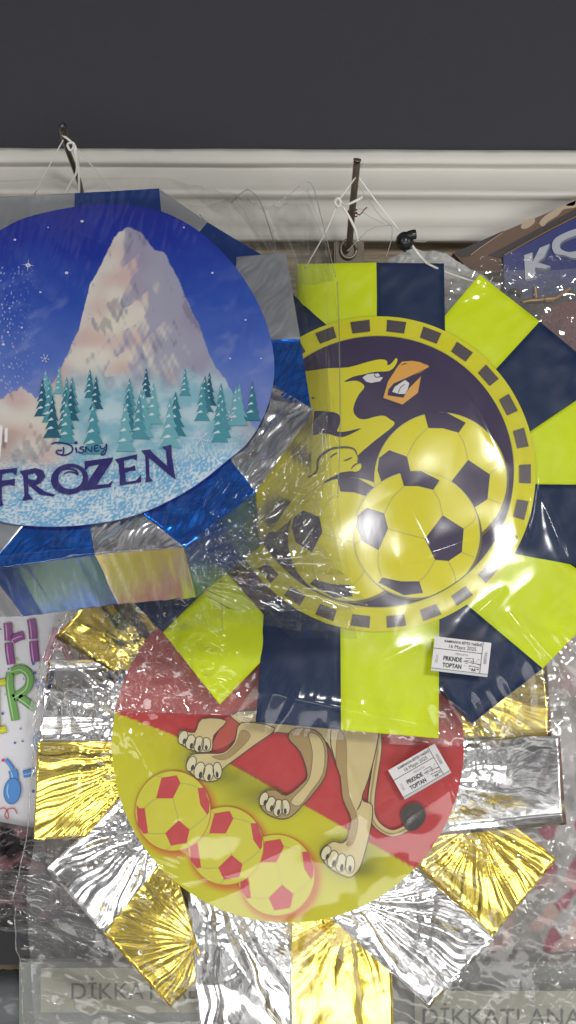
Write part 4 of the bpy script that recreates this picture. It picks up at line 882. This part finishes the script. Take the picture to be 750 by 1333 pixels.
back_film('loose_film', rtC, PG, [(60, 798), (215, 798)], [(34, 1085), (130, 1090)], [(60, 798), (24, 930), (34, 1085)], [(215, 798), (180, 940), (130, 1090)],
    lambda X, Y: -.052+.004*ridge((X+.35*Y)/22, (Y-.3*X)/150, 85)+.002*ridge((X+.5*Y)/8, Y/90, 86)-.003, M_veil3, 2.5)  # extra milky sheet added to lay haze over the birthday letters
tag_(rtC, PG, 541, 998.5, 68, 40, -.522, .038)
# inner horizontal film edge across the left silver arm
# ================================================================== HOOKS, CORDS, CLIP
rt = root('wall_hook', 'bronze steel hook rod rising from a bracket plate above the yellow pinata', 'hook', W3(454, 340, YW), 'hook rods on the wall')
mb = MB(); tube(mb, [W3(453, 322, .21), W3(455, 316, .19), W3(458, 280, .15), W3(462, 240, .11), W3(465, 209, .08)], .0042, M_rod, 14); 
tube(mb, [W3(465, 209, .08), W3(465.3, 207, .079)], .0046, M_rod, 14, 2); mb.build('rod', rt)
mb = MB(); x0, _, z1 = W3(435, 313, .222); x1, _, z0 = W3(474, 352, .222); box(mb, x0, x1, .222, .30, z0, z1, M_plate)
o = mb.build('bracket', rt, smooth=False); bm = bmesh.new(); bm.from_mesh(o.data); bmesh.ops.bevel(bm, geom=bm.edges[:], offset=.002, segments=2, affect='EDGES'); bm.to_mesh(o.data); bm.free()
mb = MB(); mb.add([], [], M_rod); c0 = np.array(W3(454, 324, .216))
tube(mb, [tuple(c0+[.010*math.cos(a), 0, .012*math.sin(a)]) for a in np.linspace(0, 2*np.pi, 24)], .0018, mat('weld', (150, 140, 122), .4, .8), 8, 2, False); mb.build('weld_ring', rt)
rt = root('wall_hook', 'dark hook rod with bent tip in front of the dark wall at the upper left', 'hook', W3(104, 260, YW), 'hook rods on the wall')
mb = MB(); tube(mb, [W3(110, 300, .29), W3(106, 250, .24), W3(98, 222, .2), W3(88, 195, .16), W3(82, 175, .12), W3(81, 166, .10), W3(82, 163, .10), W3(84, 168, .105), W3(86, 186, .13)], .0034, mat('dark_steel', (92, 88, 86), .35, .9), 12); mb.build('rod', rt)
def cord(label, pts, r, grp='cords holding the pinatas', m=M_string, nm='cord'):
    mb = MB(); tube(mb, [W3(*p) for p in pts], r, m, 8, 5); return mb.build(nm, label=label, cat='cord', group=grp)
cord('white cord running down left from the upper left hook rod', [(82, 183, .118), (70, 205, .09), (44, 255, .02)], .0008)
cord('white cord running down right from the knot on the upper left hook rod', [(97, 190, .12), (120, 216, .08), (152, 254, .01)], .0008)
mb = MB()
for P_ in ([(82, 176, .115), (92, 184, .108), (96, 190, .11), (92, 196, .112), (88, 188, .11), (95, 186, .105), (99, 194, .11)], [(96, 190, .11), (100, 212, .1), (99, 226, .09), (90, 242, .07), (84, 256, .05)], [(98, 190, .112), (102, 215, .1), (103, 240, .08), (103, 256, .05)]): tube(mb, [W3(*p) for p in P_], .0014, M_string, 8, 5)
mb.build('cord', label='knotted thick white cord looped over the upper left hook rod', cat='cord', group='cords holding the pinatas')
cord('white cord slanting left from the right hook rod into the front bag', [(463, 231, .09), (452, 246, .1), (440, 264, .105), (425, 300, .11), (398, 348, .1)], .0009)
mb = MB()
for P_, r in (([(468, 232, .09), (490, 262, .09), (520, 300, .095)], .0010), ([(534, 316, .095), (545, 331, .095), (556, 343, .1)], .0015), ([(556, 343, .1), (580, 354, .11), (606, 363, .12), (622, 368, .12)], .0014)): tube(mb, [W3(*p) for p in P_], r, M_string, 8, 5)
mb.build('cord', label='long white cord slanting right from the right hook rod through the black ball clip', cat='cord', group='cords holding the pinatas')
mb = MB()
for P_, r in (([(440, 258, .1), (444, 263, .097), (441, 269, .1), (436, 263, .1), (441, 258, .096), (445, 268, .1)], .0016), ([(443, 264, .1), (452, 266, .09), (464, 261, .085), (471, 257, .09)], .0015), ([(446, 268, .1), (456, 285, .1), (463, 300, .105), (466, 314, .11)], .0016)): tube(mb, [W3(*p) for p in P_], r, M_string, 8, 5)
mb.build('cord', label='short knotted white cord with two loose ends left of the right hook rod', cat='cord', group='cords holding the pinatas')
mb = MB(); M_thr = mat('thread', (170, 168, 164), .7)
for P_ in ([(466, 240, .09), (490, 275, .1), (505, 290, .1), (510, 293, .1)], [(510, 293, .1), (500, 294, .1), (480, 300, .1), (452, 327, .11)], [(510, 293, .1), (510, 310, .1), (503, 334, .11)], [(462, 276, .09), (470, 272, .09), (478, 280, .09), (500, 291, .1)], [(535, 313, .095), (550, 315, .095), (558, 312, .095)]): tube(mb, [W3(*p) for p in P_], .00045, M_thr, 6, 5)
mb.build('thread', label='fine grey threads tangled beside the right hook rod', cat='thread')
mb = MB(); M_wire = mat('red_wire', (120, 50, 40), .5)
c0 = W3(459, 278, .148)
tube(mb, [(c0[0]+.0055*math.cos(a), c0[1]+.0055*math.sin(a), c0[2]+.0006*a-.003) for a in np.linspace(0, 14, 40)]+[W3(468, 280, .14), W3(474, 273, .14), W3(478, 270, .14)], .0008, M_wire, 6, 2)
mb.build('wire_twist', label='thin reddish wire twisted round the right hook rod', cat='wire')
# black ball clip
bm = bmesh.new(); bmesh.ops.create_uvsphere(bm, u_segments=32, v_segments=20, radius=.0105)
for v in bm.verts: v.co.z *= 1.05
me = bpy.data.meshes.new('ball'); bm.to_mesh(me); bm.free(); me.materials.append(M_black)
for p in me.polygons: p.use_smooth = True
rt = root('ball_clip', 'round black plastic ball clip threaded on the white cord', 'clip', W3(527, 314, .085))
o = bpy.data.objects.new('ball', me); C.objects.link(o); o.parent = rt
mb = MB(); tube(mb, [W3(529, 309, .083), W3(535, 306, .08), W3(541, 305, .08)], .0058, M_black, 14, 3); mb.build('neck', rt)
mb = MB(); tube(mb, [W3(527, 322, .085), W3(527.5, 328, .085)], .0036, M_black, 10, 3, r2=.0015); mb.build('spike', rt)
